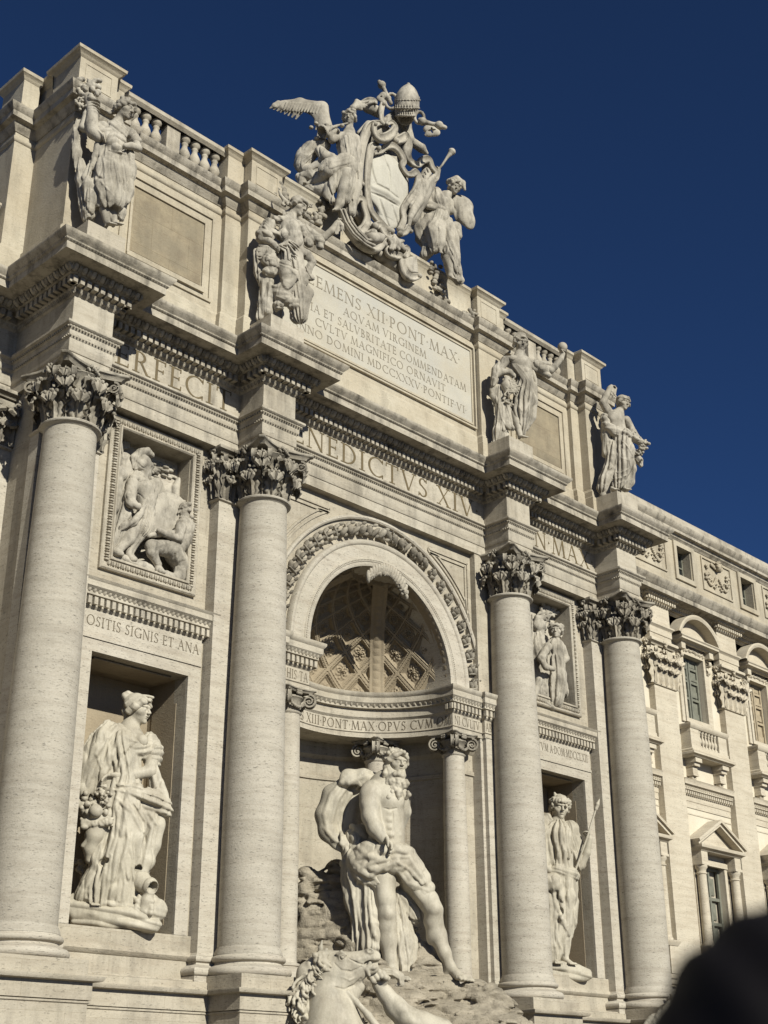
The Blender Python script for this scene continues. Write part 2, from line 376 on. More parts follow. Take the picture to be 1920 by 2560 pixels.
# ---- outer bays: wall with niche opening
for c in (-7.3, 7.3):
    w = MB(); a, b = c-1.265, c+1.265
    w.box(c-1.75, a, 1.2, 1.6, -11.42, -5.95); w.box(b, c+1.75, 1.2, 1.6, -11.42, -5.95)
    w.box(c-1.75, c+1.75, 1.2, 1.6, -5.95, -3.80); w.box(c-1.75, c+1.75, 1.2, 1.6, -.64, .2); w.box(c-1.75, c-1.02, 1.2, 1.6, -3.80, -.64); w.box(c+1.02, c+1.75, 1.2, 1.6, -3.80, -.64); w.box(c-1.75, c+1.75, 1.2, 1.6, -12.5, -11.42)
    w.build('bay_wall', 'wall', FAC)
    n = MB()
    n.grid([[(a,1.6,-11.42),(a,1.6,-5.95)],[(a,2.53,-11.42),(a,2.53,-5.95)],[(b,2.53,-11.42),(b,2.53,-5.95)],[(b,1.6,-11.42),(b,1.6,-5.95)]])
    n.ngon([(a,1.6,-5.95),(b,1.6,-5.95),(b,2.53,-5.95),(a,2.53,-5.95)]); n.ngon([(a,1.6,-11.42),(b,1.6,-11.42),(b,2.53,-11.42),(a,2.53,-11.42)])
    n.box(b-.012, b+.0, 1.5, 2.36, -11.2, -6.5); n.box(a, a+.012, 1.5, 2.36, -11.2, -6.5)
    n.box(a+.25, b-.25, 1.4, 2.1, -6.0, -5.975)
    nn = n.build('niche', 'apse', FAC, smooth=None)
    fr = MB()
    for x0, x1 in ((c-1.6,a),(b,c+1.6)): fr.box(x0, x1, 1.13, 1.2, -11.42, -5.95)
    fr.box(c-1.6, c+1.6, 1.13, 1.2, -5.95, -5.68)
    fr.box(c-1.6, c+1.6, 1.10, 1.2, -5.68, -5.62); fr.box(c-1.6, c+1.6, 1.14, 1.2, -5.62, -5.05)
    fr.build('niche_frame', 'pil', FAC, smooth=None)
    cr = MB(); pth = [(c-1.6,1.3),(c-1.6,1.14),(c+1.6,1.14),(c+1.6,1.3)]
    cr.sweep([(0,-5.05),(.02,-5.03),(.05,-5.0),(.05,-4.8),(.14,-4.78),(.14,-4.7),(.24,-4.62),(.24,-4.5),(.27,-4.47),(.29,-4.44),(-.1,-4.42)], pth)
    dentils(cr, pth, .05, .15, -4.98, -4.82, .09, .15, .02); eggs(cr, pth, .14, -4.69, .05, .06, .05, .125, .0, dart=False)
    cr.build('niche_cornice', 'trim', FAC)
    tx = MB()
    if c < 0: flat_text(tx, 'POSITIS SIGNIS ET ANA', c-1.62, c+1.53, 1.138, -5.40, .225)
    else: flat_text(tx, 'SOLVTVM A.DOM.MDCCLXII.', c-1.42, c+1.53, 1.138, -5.40, .225)
    tx.build('inscription', 'letter', FAC, None)
# ---- centre bay wall with the arch
w = MB(); R = 2.6; ZC = -4.35; Y = 1.08
a = np.linspace(0, pi, 65); xs, zt = 4.0, -.25
inn = [(R*cos(t), ZC+R*sin(t)) for t in a]; out = []
for t in a:
    k = min(xs/max(1e-6, abs(cos(t))), (zt-ZC)/max(1e-6, sin(t))); out.append((k*cos(t), ZC+k*sin(t)))
w.grid([[(x,Y,z) for x,z in inn],[(x,Y,z) for x,z in out]])
w.build('arch_wall', 'wall', FAC)
w = MB()   # archivolt rings: centre band, bead, groove and outer fillet
prof = [(2.56,1.9),(2.56,.96),(2.60,.94),(2.66,.94),(2.68,.92),(2.76,.92),(2.78,.95),(3.12,.95),(3.14,.92),(3.18,.90),(3.24,.90),(3.27,.95),(3.27,1.06)]
w.grid([[(r*cos(t), y, ZC+r*sin(t)) for r, y in prof] for t in np.linspace(0,pi,97)])
pr2 = [(3.84,1.08),(3.84,1.0),(3.88,.97),(3.93,.97),(3.95,1.0),(3.95,1.08)]
tt = np.linspace(0.0,pi,97); w.grid([[(r*cos(t), y, min(-.32, ZC+r*sin(t))) for r, y in pr2] for t in tt])
for t in np.linspace(.02,pi-.02,150): ell(w, (2.72*cos(t), .915, ZC+2.72*sin(t)), (.022,0,0), (0,.02,0), (0,0,.022), 2)
w.build('archivolt', 'pil', FAC)
w = MB(); rnd = random.Random(4)   # leafy garland in the groove
for i in range(27):
    t = radians(3+174*i/26); cd = np.array([cos(t),0,sin(t)]); td = np.array([-sin(t),0,cos(t)])*(1 if t < pi/2 else -1)
    c0 = np.array([0,1.02,ZC])+cd*3.56
    for sg in (-1, 0, 1):
        dv = td*.125+cd*sg*.05; ell(w, c0+cd*sg*.115+td*(-.02 if sg else .04), cd*.06, np.array([0,-.10-.03*(sg == 0),0]), dv)
        ell(w, c0+cd*sg*.15+td*.10+np.array([0,-.1,0]), cd*.05, (0,-.04,0), td*.05+np.array([0,-.05,0]), 2)
    ell(w, c0-td*.12+np.array([0,-.02,0]), cd*.17, (0,-.06,0), td*.028)
for i in range(14):   # crowning leaves and shell at the keystone
    t = radians(90+(i-6.5)*4); c0 = np.array([3.5*cos(t), .9, ZC+3.5*sin(t)]); ell(w, c0, (.09,0,rnd.uniform(-.05,.05)), (0,-.12,0), (rnd.uniform(-.08,.08),-.06,.13))
w.build('arch_garland', 'carve', FAC, 60)
for sg in (-1, 1):   # spandrel panels
    w = MB()
    for k, (d, q) in enumerate(((0,.03),(.12,.0))):
        pts = []
        for t in np.linspace(radians(20), radians(63), 18): pts.append((sg*(4.12+d)*cos(t), ZC+(4.12+d)*sin(t)))
        pts = [(sg*(3.5-d), pts[0][1])]+[p for p in pts if abs(p[0]) < 3.5-d and p[1] < -.62-d]+[(pts[-1][0], -.62-d)]
        pts.append((sg*(3.5-d), -.62-d)); n = len(pts)
        for i in range(n):
            p, q2 = np.array(pts[i]), np.array(pts[(i+1) % n]); L = np.linalg.norm(q2-p)
            if L < .02: continue
            tv = (q2-p)/L; c0 = (p+q2)/2
            w.obox((c0[0], 1.07-.004*k, c0[1]), (tv[0]*L/2,0,tv[1]*L/2), (0,.025,0), (-tv[1]*.03,0,tv[0]*.03))
    w.build('spandrel_moulding', 'wall', FAC)
    MB().box(*sorted((sg*3.64, sg*4.2)), .9, 1.07, -4.44, -.3).build('wall_strip', 'wall', FAC, None)
# ---- apse: wall, entablature, ionic columns, coffered half dome
w = MB(); A0 = 1.27
ar = lambda R, y0, n=49: [(-R*cos(t), y0+R*sin(t)) for t in np.linspace(0,pi,n)]
P = [(-3.72,A0)]+ar(3.3,A0)+[(3.72,A0)]
w.sweep([(0,-13.2),(0,-6.62),(.05,-6.6),(.05,-6.5),(0,-6.48),(0,-6.05),(.06,-6.0),(.1,-5.95),(0.1,-5.6)], P)
w.build('apse_wall', 'wall', FAC)
for sg in (-1,1):
    w = MB(); w.box(*sorted((sg*3.7, sg*4.15)), .97, 1.5, -12.5, -5.5)
    w.box(*sorted((sg*3.80, sg*4.15)), .85, .98, -12.5, -5.6)
    w.build('apse_pilaster', 'pil', FAC, None)
ape = MB(); eP = [(-4.15,.85),(-3.77,.85),(-3.77,.95)]+ar(2.58,.95)+[(3.77,.95),(3.77,.85),(4.15,.85)]
ape.sweep([(-1.35,-5.62),(0,-5.62),(0,-5.5),(.03,-5.48),(.0,-5.46),(0,-5.14),(.02,-5.12),(.06,-5.08),(.06,-4.88),(.16,-4.86),(.16,-4.80),(.24,-4.72),(.24,-4.58),(.27,-4.55),(.30,-4.50),(.30,-4.45),(-.3,-4.42)], eP)
dentils(ape, eP, .06, .155, -5.05, -4.9, .085, .14, .01); eggs(ape, eP, .16, -4.79, .045, .06, .05, .11, .0, dart=False)
ape.build('apse_entablature', 'trim', FAC)
tx = MB(); Rr = 2.574
def curved(u0, s, h, uw):
    letters(tx, s, h, lambda u, z, d: (-(Rr-d)*cos((u0+u)/Rr), .95+(Rr-d)*sin((u0+u)/Rr), -5.42+z), width=uw)
curved(.25, 'BVLIS IVSSV CLEMENTIS XIII.PONT.MAX.OPVS CVM OM', .24, pi*Rr-.3)
tx.build('inscription', 'letter', FAC, None); tx = MB(); flat_text(tx, 'NI CVLTV', 2.66, 3.66, .949, -5.42, .23); tx.build('inscription', 'letter', FAC, None); tx = MB(); flat_text(tx, 'AB', 3.80, 4.05, .849, -5.42, .23); tx.build('inscription', 'letter', FAC, None); tx = MB(); flat_text(tx, 'GLYPHIS TA', -3.85, -2.63, .949, -5.42, .23)
tx.build('inscription', 'letter', FAC, None)
# half dome with diamond coffers
w = MB(); RD = 2.62; nu, nv = 420, 280; Pn = None
ribs = [radians(q) for q in (3, 48.5, 131.5, 177)]
uu = np.linspace(0, pi, nu)[:,None]; vv = np.linspace(0, radians(88), nv)[None,:]
dep = np.zeros((nu, nv)); dist = np.min(np.abs(uu[None]-np.array(ribs)[:,None,None]), 0)+0*vv
az = np.degrees(uu)+0*vv; seg = np.where(az < 48.5, (az-25.7)/20.3, np.where(az < 131.5, (az-90)/20.6, (az-154.3)/20.3))
e = (np.degrees(vv)+0*uu); el2 = np.log(np.tan(np.radians(45+np.clip(e,0,85)/2)))/radians(25)
q1 = seg+el2; q2 = seg-el2
f1 = np.abs((q1-np.floor(q1))-.5)*2; f2 = np.abs((q2-np.floor(q2))-.5)*2; m_ = 1-np.maximum(f1, f2)
cof = np.clip((m_-.24)/.04, 0, 1)*.55+np.clip((m_-.36)/.04, 0, 1)*.45
cu = (q1-np.floor(q1)-.5); cv_ = (q2-np.floor(q2)-.5); rr = np.hypot(cu, cv_); th = np.arctan2(cu, cv_)
ros = np.clip(1-rr/.30, 0, 1)**.5*(.55+.45*np.cos(th*8)*np.cos(rr*38))+.8*np.clip(1-rr/.07, 0, 1)
Pn = np.zeros((nu, nv, 3)); ribw = .044/np.maximum(.3, np.cos(vv))
ir = np.clip((ribw*1.9-dist)/.012, 0, 1)
dep = .11*cof*(1-ir)-.10*ros*(cof > .9)*(1-ir)-.02*ir+.03*(m_ > .10)*(m_ < .15)*(1-ir)
gui = np.clip(1-np.abs(dist/ribw)**2, 0, 1)*(.55+.45*np.abs(np.sin(e/4.6*pi/1.0)))
dep = dep-.035*gui*(dist < ribw)-0.0
rim = np.clip((e-70)/2, 0, 1); dep = dep*(1-rim)
shell = rim*(.05+.04*np.abs(np.sin(uu*11))*np.clip((88-e)/10, 0, 1)-.09*np.exp(-((e-71.5)/1.5)**2))
dep = dep+shell
rad = RD+dep
Pn[...,0] = rad*np.cos(vv)*np.cos(uu); Pn[...,1] = .98+rad*np.cos(vv)*np.sin(uu); Pn[...,2] = ZC-.05+rad*np.sin(vv)
w.grid(Pn)
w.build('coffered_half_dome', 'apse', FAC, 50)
w = MB()    # shell crest hanging at the crown of the arch
for i in range(17):
    t = (i-8)/8; a = radians(90-t*62)
    ell(w, (.42*t*1.6, .86-.05*(1-t*t), ZC+2.5-.36*t*t), (.06,0,-.05*t), (0,-.07,0), (.12*cos(a)*.6, -.05, .16))
for i in range(26):
    t = rnd.uniform(-1,1); ell(w, (t*.8, .84, ZC+2.42-.5*t*t+rnd.uniform(-.05,.12)), (.05,0,0), (0,-.06,0), (rnd.uniform(-.06,.06),-.03,.07), 2)
w.build('shell_crest', 'pil', FAC, 60)
# ---------------------------------------------------------------- capitals
def leaf(mb, o, n, t, h, wd, curl, lift=.0, nu=11, nv=15, seed=0):
    """acanthus leaf standing at o, facing n, tip curling over"""
    o, n, t = (np.asarray(q, float) for q in (o, n, t)); Z = np.array([0,0,1.]); r_ = random.Random(seed)
    P = np.zeros((nv, nu, 3)); c = curl; L1 = .74*h
    for i in range(nv):
        v = i/(nv-1)
        if v < .6: z = L1*v/.6; r = .03+lift*(v/.6)**2+.03*v; bend = 0
        else:
            a = (v-.6)/.4*radians(225); r = .048+lift+c*(1-cos(a)); z = L1+c*1.15*sin(a)*1.0+ (.0 if a < pi/2 else 0); bend = a
        lob = 1+.27*cos(v*2*pi*4.2+.6); wv = wd*(.62+.5*sin(min(1, v/.75)*pi*.62))*lob*(1 if v < .75 else 1-.6*((v-.75)/.25)**2)
        for j in range(nu):
            u = -1+2*j/(nu-1); rib = .034*cos(u*4*pi)+.05*(1-abs(u))**3
            back = -.10*u*u*wd*(1.2 if v < .6 else .3); drp = -.25*c*u*u*(v > .6)
            P[i,j] = o+t*(u*wv)+n*(r+back+rib*cos(bend)+r_.uniform(-.006,.006))+Z*(z+drp+rib*sin(bend))
    mb.grid(P)
    for i in range(5):   # clustered lobes on the curled tip
        u = -1+2*i/4; k = int(nv*.8); p = P[k, int((u+1)/2*(nu-1))]; ell(mb, p, t*wd*.22, n*c*.36, Z*c*.36, 2)
def volute(mb, o, er, et, R0, wdt, turns=1.6, th=.045, a_in=0, n=34):
    """spiral scroll in the plane (er, Z), centred on o"""
    o, er, et = (np.asarray(q, float) for q in (o, er, et)); Z = np.array([0,0,1.]); rows = []
    for i in range(n):
        a = a_in-turns*2*pi*(i/(n-1)); r = R0*(1-.80*(i/(n-1)))
        d = er*cos(a)+Z*sin(a); ww = wdt*(1-.15*i/(n-1)); k = th*(1-.5*i/(n-1))
        rows.append([o+d*r-et*ww/2, o+d*(r-k*.35)-et*0, o+d*r+et*ww/2, o+d*(r-k)+et*ww/2*.9, o+d*(r-k)-et*ww/2*.9])
    mb.grid(rows, cv=True); ell(mb, o, er*R0*.22, et*wdt*.62, Z*R0*.22, 2)
def corinthian(R=.555, H=1.33, ab=.87):
    mb = MB(); z0 = 0
    mb.lathe([(R-.03,0),(R-.07,.3*H),(R-.06,.6*H),(R+.02,.78*H),(R+.12,.84*H),(R+.1,.86*H),(0,.86*H)], (0,0,0), 32)
    for k in range(8):
        a = radians(22.5+45*k); n = np.array([cos(a), sin(a), 0]); t = np.array([-sin(a), cos(a), 0])
        leaf(mb, n*(R-.05), n, t, .46*H, .20, .13, .08, seed=k)
    for k in range(8):
        a = radians(45*k); n = np.array([cos(a), sin(a), 0]); t = np.array([-sin(a), cos(a), 0])
        leaf(mb, n*(R-.09), n, t, .76*H, .20, .14, .19, seed=k+9)
    for k in range(4):
        a = radians(45+90*k); n = np.array([cos(a), sin(a), 0]); t = np.array([-sin(a), cos(a), 0])
        for sg in (-1, 1):
            a2 = a+sg*radians(11); n2 = np.array([cos(a2), sin(a2), 0]); t2 = np.array([-sin(a2), cos(a2), 0])
            volute(mb, n2*(R+.35)+np.array([0,0,.70*H]), n2, t2, .16, .11, a_in=pi*.5)
            st = [n2*(R-.02)+np.array([0,0,.45*H]), n2*(R+.0)+np.array([0,0,.62*H]), n2*(R+.14)+np.array([0,0,.76*H]), n2*(R+.35)+np.array([0,0,.82*H])]
            mb.grid([[p-t2*.05, p+n2*.03, p+t2*.05] for p in st])
        leaf(mb, n*(R+.10)+np.array([0,0,.42*H]), n, t, .34*H, .15, .09, .15, seed=k+30)
        b = a+radians(45); n = np.array([cos(b), sin(b), 0]); t = np.array([-sin(b), cos(b), 0])
        for sg in (-1, 1):
            volute(mb, n*(R+.06)+t*sg*.125+np.array([0,0,.74*H]), t*sg*-1, n, .10, .10, a_in=pi*.5)
            mb.grid([[n*(R+.02)+t*sg*(.20-.05*q)+np.array([0,0,(.45+.12*q)*H])+e_ for e_ in (t*-.03, n*.04, t*.03)] for q in range(4)])
        rn = random.Random(k)
        for q in range(13):   # flower on the abacus
            ell(mb, n*(R+.09+rn.uniform(0,.07))+t*rn.uniform(-.11,.11)+np.array([0,0,(.90+rn.uniform(-.06,.09))*H]), t*.045, n*.05, (rn.uniform(-.03,.03),0,.05), 2)
    abacus(mb, .86*H, H, ab); return mb
def abacus(mb, za, zb, ab, cut=.09, mid=.76):
    def ring(s, z):
        out = []
        for k in range(4):
            a0 = radians(-135+90*k); a1 = a0+pi/2
            A = np.array([cos(a0), sin(a0)])*sqrt(2)*ab*s; B = np.array([cos(a1), sin(a1)])*sqrt(2)*ab*s
            d = (B-A)/np.linalg.norm(B-A); nn = np.array([d[1], -d[0]]); A2, B2 = A+d*cut, B-d*cut
            for i in range(9):
                q = i/8; p = A2+(B2-A2)*q; out.append((*(p-nn*(1-mid)*ab*sin(pi*q)), z))
        return out
    h = zb-za
    mb.grid(np.array([ring(.86,za+.02), ring(.88,za+.3*h), ring(.93,za+.55*h), ring(.94,za+.58*h), ring(.99,za+.66*h), ring(1.0,za+.8*h), ring(.98,zb-.005)]), cv=True)
    mb.ngon(ring(.86, za+.02)[::-1]); mb.ngon(ring(.98, zb-.005))
def pil_capital(w_, d_, H=1.33, nl=3):
    """pilaster capital: front face along x (width w_), left return of depth d_"""
    mb = MB(); mb.box(-w_/2, w_/2, -.0, d_, 0, .84*H); Z = np.array([0,0,1.])
    def face(o, n, t, W, k):
        for i in range(k): leaf(mb, o+t*(W*((i+.5)/k-.5)), n, t, .46*H, W/k*.5, .08, .05, seed=i)
        for i in range(k+1):
            x = W*(i/k-.5); leaf(mb, o+t*x*.96, n, t, .76*H, W/k*.48, .09, .10, seed=i+7)
        for sg in (-1, 1):
            c = o+t*sg*(W/2-.02)+n*.17+Z*.72*H; dd = (n+t*sg); dd = dd/np.linalg.norm(dd)
            volute(mb, c, dd, np.cross(Z, dd), .14, .1, a_in=pi*.5)
            volute(mb, o+t*sg*.11+n*.1+Z*.75*H, -t*sg, n, .09, .09, a_in=pi*.5)
        rn = random.Random(3)
        for q in range(9): ell(mb, o+n*(.12+rn.uniform(0,.06))+t*rn.uniform(-.1,.1)+Z*(.9+rn.uniform(-.05,.08))*H, t*.045, n*.05, Z*.05, 2)
    face(np.array([0,0,0.]), np.array([0,-1.,0]), np.array([1.,0,0]), w_, nl)
    face(np.array([-w_/2,d_/2,0.]), np.array([-1.,0,0]), np.array([0,-1.,0]), d_, 1)
    face(np.array([w_/2,d_/2,0.]), np.array([1.,0,0]), np.array([0,1.,0]), d_, 1)
    q = lambda e, z: [(-w_/2-e,-e,z),(w_/2+e,-e,z),(w_/2+e,d_,z),(-w_/2-e,d_,z)]
    mb.grid(np.array([q(.06,.86*H), q(.08,.9*H), q(.16,.93*H), q(.17,.97*H), q(.15,.995*H)]), cv=True); mb.ngon(q(.06,.86*H)[::-1]); mb.ngon(q(.15,.995*H))
    return mb
# ---- giant columns
RS, RN = .655, .555; ZB, ZT = -11.80, -1.66
prof = [(RS+.06,ZB),(RS+.05,ZB+.06),(RS+.0,ZB+.16)]+[(RS-(RS-RN)*max(0,(q-.25)/.75)**1.5*1.0, ZB+.16+(ZT-ZB-.2)*q) for q in np.linspace(0,1,26)]+[(RN+.03,ZT-.01),(RN+.05,ZT),(RN+.09,ZT+.02),(RN+.10,ZT+.05),(RN+.07,ZT+.085),(RN-.02,ZT+.09)]
cols = []
s = MB().lathe(prof, (CX[0], CY, 0), 72); sh = s.build('column', 'shaft', FAC, 40, origin=(CX[0], CY, ZB))
b = MB(); bp = [(.0,-12.23),(RS+.19,-12.23)]+[(RS+.17+.085*cos(q), -12.14+.09*sin(q)) for q in np.linspace(-pi/2,pi/2,9)]+[(RS+.13,-12.03),(RS+.06,-12.0),(RS+.045,-11.96),(RS+.08,-11.945)]+[(RS+.07+.06*cos(q), -11.885+.06*sin(q)) for q in np.linspace(-pi/2,pi/2,8)]+[(RS+.06,-11.81),(RS+.05,-11.795)]
b.lathe(bp, (CX[0], CY, 0), 64); b.build('column_base', 'pil', sh)
b = MB().box(CX[0]-.91, CX[0]+.91, CY-.89, CY+.75, -12.52, -12.232); b.build('plinth', 'wall', sh)
cap = corinthian(); V = np.concatenate(cap.v)+np.array([CX[0], CY, ZT+.06])
mesh_obj('capital', V, cap.f, 'carve', sh, 50)
copies(sh, [(x, CY, ZB) for x in CX[1:]])
# ---- pilasters behind the columns
def pilaster(x0, x1, y0, y1, capit=None, name='pilaster'):
    p = MB().box(x0, x1, y0, y1, -11.78, -1.66); po = p.build(name, 'pil', FAC, None)
    b = MB(); e = [(x0,y1),(x0,y0),(x1,y0),(x1,y1)]
    b.sweep([(-.3,-1.66),(.0,-1.66),(.05,-1.63),(.06,-1.60),(.0,-1.57),(-.3,-1.57)], e)
    b.sweep([(-.2,-12.5),(.2,-12.5),(.2,-12.232),(.17,-12.23)]+[(.15+.08*cos(q), -12.14+.09*sin(q)) for q in np.linspace(-pi/2,pi/2,7)]+[(.13,-12.03),(.06,-12.0),(.045,-11.96),(.08,-11.945)]+[(.06+.05*cos(q), -11.885+.06*sin(q)) for q in np.linspace(-pi/2,pi/2,6)]+[(.04,-11.8),(.0,-11.76),(-.2,-11.76)], e)
    b.build('pilaster_base', 'pil', po)
    if capit:
        cx, cw, nl = capit; m = pil_capital(cw, y1-y0, nl=nl); mesh_obj('capital', np.concatenate(m.v)+np.array([cx, y0, -1.59]), m.f, 'carve', po, 50)
    return po
pilaster(-9.1, -9.04+.0, .87, 1.2) if False else None
pilaster(CX[0]-.5, -8.98, .87, 1.2, (-9.32, .66, 2))
pilaster(-5.62, -4.2, .87, 1.2, (-5.26, .72, 2)); pilaster(4.2, 5.62, .87, 1.2, (5.26, .72, 2)); pilaster(9.02, 9.9, .87, 1.2, (9.40, .74, 2))
pilaster(-11.75, -10.40, 2.1, 2.5, (-11.07, 1.3, 2))
# ---- entablature
EP = [(-24,2.25),(-10.51,2.25),(-10.51,0),(-9.48,0),(-9.48,.87),(-5.116,.87),(-5.116,0),(-4.084,0),(-4.084,.87),(4.084,.87),(4.084,0),(5.116,0),(5.116,.87),(9.48,.87),(9.48,0),(10.51,0),(10.51,2.6)]
w = MB()
w.sweep([(-.5,-.30),(0,-.30),(0,-.04),(.02,-.03),(.035,-.0),(.035,.27),(.05,.28),(.07,.33),(.08,.36),(.08,.44),(.10,.46),(.13,.52),(.17,.54),(.19,.56),(.19,.61),(.0,.625),(.0,1.34),(-.4,1.34)], EP)
for off, z, sz in ((.06, .315, .022), (.115, .49, .025)):
    for p, t, n, st in along(EP[1:], .075, .0, off+.02): ell(w, (*p, z), (*(t*sz), 0), (*(n*sz), 0), (0,0,sz), 2)
w.build('entablature', 'trim', FAC)
w = MB()
w.sweep([(0,1.33),(.02,1.345),(.04,1.36),(.10,1.44),(.12,1.46),(.12,1.64),(.30,1.65),(.31,1.67),(.42,1.79),(.5,1.82),(.78,1.825),(.78,1.99),(.80,2.0),(.83,2.03),(.83,2.06),(.86,2.09),(.92,2.15),(.94,2.19),(.94,2.236),(.6,2.27),(-.45,2.28)], EP)
dentils(w, EP, .10, .29, 1.475, 1.635, .105, .17, .02)
leaves(w, EP, .07, 1.405, .10, .11, .03)
eggs(w, EP, .40, 1.73, .075, .075, .06, .21, .0, lean=.7)
eggs(w, EP, .82, 2.03, .03, .025, .02, .075, .0, dart=False)
w.build('cornice', 'cornice', FAC)
w = MB()
for c in CX: w.box(c-.48, c+.48, .1, 1.4, 1.9, 2.262)
w.box(-10.4, 10.4, .95, 6, 1.9, 2.255); w.build('cornice_deck', 'wall', FAC, None)
tx = MB()
flat_text(tx, 'PERFECIT', -9.3, -5.38, .866, .745, .56); flat_text(tx, 'BENEDICTVS XIV.', -3.95, 3.85, .866, .745, .56); flat_text(tx, 'PON.MAX.', 5.2, 9.42, .866, .745, .56)
tx.build('inscription', 'bronze', FAC, None)
# ---- attic
w = MB(); AT = [(-11.12,9),(-11.12,2.4),(-10.55,2.4),(-10.55,.75),(-9.43,.75),(-9.43,1.05),(-9.03,1.05),(-9.03,1.2),(-5.72,1.2),(-5.72,1.05),(-5.2,1.05),(-5.2,.75),(-4.0,.75),(-4.0,.95),(4.0,.95),(4.0,.75),(5.2,.75),(5.2,1.05),(5.72,1.05),(5.72,1.2),(9.03,1.2),(9.03,1.05),(9.43,1.05),(9.43,.75),(10.55,.75),(10.55,6)]
w.sweep([(.16,2.2),(.16,3.2),(.12,3.24),(.12,3.42),(.07,3.46),(.05,3.52),(.0,3.56),(.0,6.5),(.03,6.52),(.05,6.55),(.05,6.62),(.0,6.64),(.0,6.78)], AT)
w.build('attic_wall', 'attic', FAC)
w = MB(); w.sweep([(-.2,6.76),(.02,6.77),(.05,6.82),(.12,6.9),(.14,6.96),(.26,7.0),(.27,7.14),(.30,7.17),(.36,7.26),(.37,7.32),(.2,7.36),(-.5,7.37)], AT); w.build('attic_cornice', 'cornice', FAC)
def block(mb, x0, x1, y0, y1, prof): mb.sweep(prof, [(x0,y0),(x1,y0),(x1,y1),(x0,y1)], closed=True, top=True)
pp = [(.06,7.35),(.06,7.56),(.02,7.60),(.0,7.62),(.0,8.44),(.02,8.46),(.06,8.5),(.08,8.54),(.15,8.58),(.16,8.66),(.13,8.69)]
pq = [(o*.8, 7.345+(z-7.35)*1.0-.006) for o, z in pp]
for c in CX:
    w = MB(); block(w, c-.54, c+.54, .78, 1.9 if abs(c) > 9 else 1.7, pp)
    for z0, z1, x0, x1 in ((7.74,7.77,c-.38,c+.38),(8.30,8.33,c-.38,c+.38)): w.box(x0, x1, .765, .785, z0, z1)
    for x in (c-.38, c+.355): w.box(x, x+.025, .765, .785, 7.77, 8.30)
    w.build('parapet_pedestal', 'attic', FAC)
for x0, x1 in ((-9.43,-9.05),(-5.70,-5.16),(5.16,5.70),(9.05,9.43)): w = MB(); block(w, x0, x1, 1.08, 1.5, pq); w.build('parapet_pedestal', 'attic', FAC)
w = MB(); w.sweep(pp, [(-10.45,4.5),(-10.45,1.9)]); w.build('parapet', 'attic', FAC); w = MB(); w.sweep(pp, [(10.45,1.9),(10.45,6.0)]); w.build('parapet', 'attic', FAC); w = MB()
block(w, -11.05, -10.6, 2.44, 3.4, [(o, z+.0) for o, z in pq]); w.build('parapet_pedestal', 'attic', FAC); w = MB()
block(w, -3.98, 3.98, .98, 1.6, [(o*.7, z-.012) for o, z in pp])
w.build('parapet', 'attic', FAC); w = MB(); w.box(-24, -11.2, 2.9, 8, 2.2, 4.1); w.sweep([(-.1,4.05),(.1,4.1),(.14,4.3),(.3,4.34),(.34,4.5),(.45,4.6),(.45,4.66),(.2,4.7),(-.3,4.72)], [(-24,2.9),(-11.2,2.9)])
w.build('low_attic', 'attic', FAC)
for sg in (-1, 1):   # balustrade rails and middle die
    w = MB()
    for x0, x1 in (sorted((sg*9.03, sg*5.72)),):
        block(w, x0, x1, 1.22, 1.55, [(.03,7.345),(.03,7.58),(.0,7.62)]); block(w, x0, x1, 1.2, 1.56, [(.0,8.42),(.02,8.44),(.08,8.5),(.09,8.6),(.06,8.63)])
        w.box((x0+x1)/2-.21, (x0+x1)/2+.21, 1.25, 1.52, 7.6, 8.43)
    w.build('balustrade', 'trim', FAC)
bal = [(.14,0),(.14,.06),(.10,.09),(.075,.13),(.115,.2),(.155,.3),(.135,.38),(.08,.5),(.07,.58),(.095,.62),(.075,.66),(.11,.7),(.14,.74),(.14,.82)]
bx = [sg*(7.375+d) for sg in (-1, 1) for d in (-1.45,-1.12,-.79,-.46,.46,.79,1.12,1.45)]
m = MB().lathe(bal, (bx[0], 1.385, 7.61), 16); b0 = m.build('baluster', 'trim', FAC, 60, origin=(bx[0], 1.385, 7.61)); copies(b0, [(x, 1.385, 7.61) for x in bx[1:]])
# ---- attic panels and the dedication plaque
def frame(mb, x0, x1, z0, z1, y, wd, dp):
    mb.box(x0-wd, x1+wd, y-dp, y, z0-wd, z0); mb.box(x0-wd, x1+wd, y-dp, y, z1, z1+wd); mb.box(x0-wd, x0, y-dp, y, z0, z1); mb.box(x1, x1+wd, y-dp, y, z0, z1)
for c in (-7.375, 7.375):
    w = MB(); w.box(c-1.08, c+1.08, 1.185, 1.2, 4.12, 5.95); po = w.build('attic_panel', 'panel', FAC, None)
    w = MB(); frame(w, c-1.10, c+1.10, 4.08, 5.98, 1.2, .07, .05); frame(w, c-1.34, c+1.34, 3.84, 6.24, 1.2, .08, .045); w.box(c-1.17, c+1.17, 1.13, 1.2, 3.93, 4.0); w.build('panel_frame', 'attic', po, None)
w = MB(); w.box(-3.78, 3.78, .93, .95, 3.92, 6.38); po = w.build('dedication_plaque', 'plaque', FAC, None)
w = MB(); frame(w, -3.78, 3.78, 3.92, 6.38, .95, .06, .05); frame(w, -3.9, 3.9, 3.80, 6.50, .95, .05, .08); w.build('plaque_frame', 'attic', po, None)
w = MB(); w.box(-24, -10.4, 2.45, 3.4, GROUND, 1.4); w.box(-10.41, -9.2, 1.3, 2.5, GROUND, 1.4); w.build('return_wall', 'wall', FAC, None); MB().box(9.2, 10.41, 1.3, 2.4, GROUND, 1.4).build('return_wall', 'wall', FAC, None)
tx = MB(); yl = .928
flat_text(tx, 'CLEMENS XII.PONT.MAX.', -3.35, 3.32, yl, 5.70, .36)
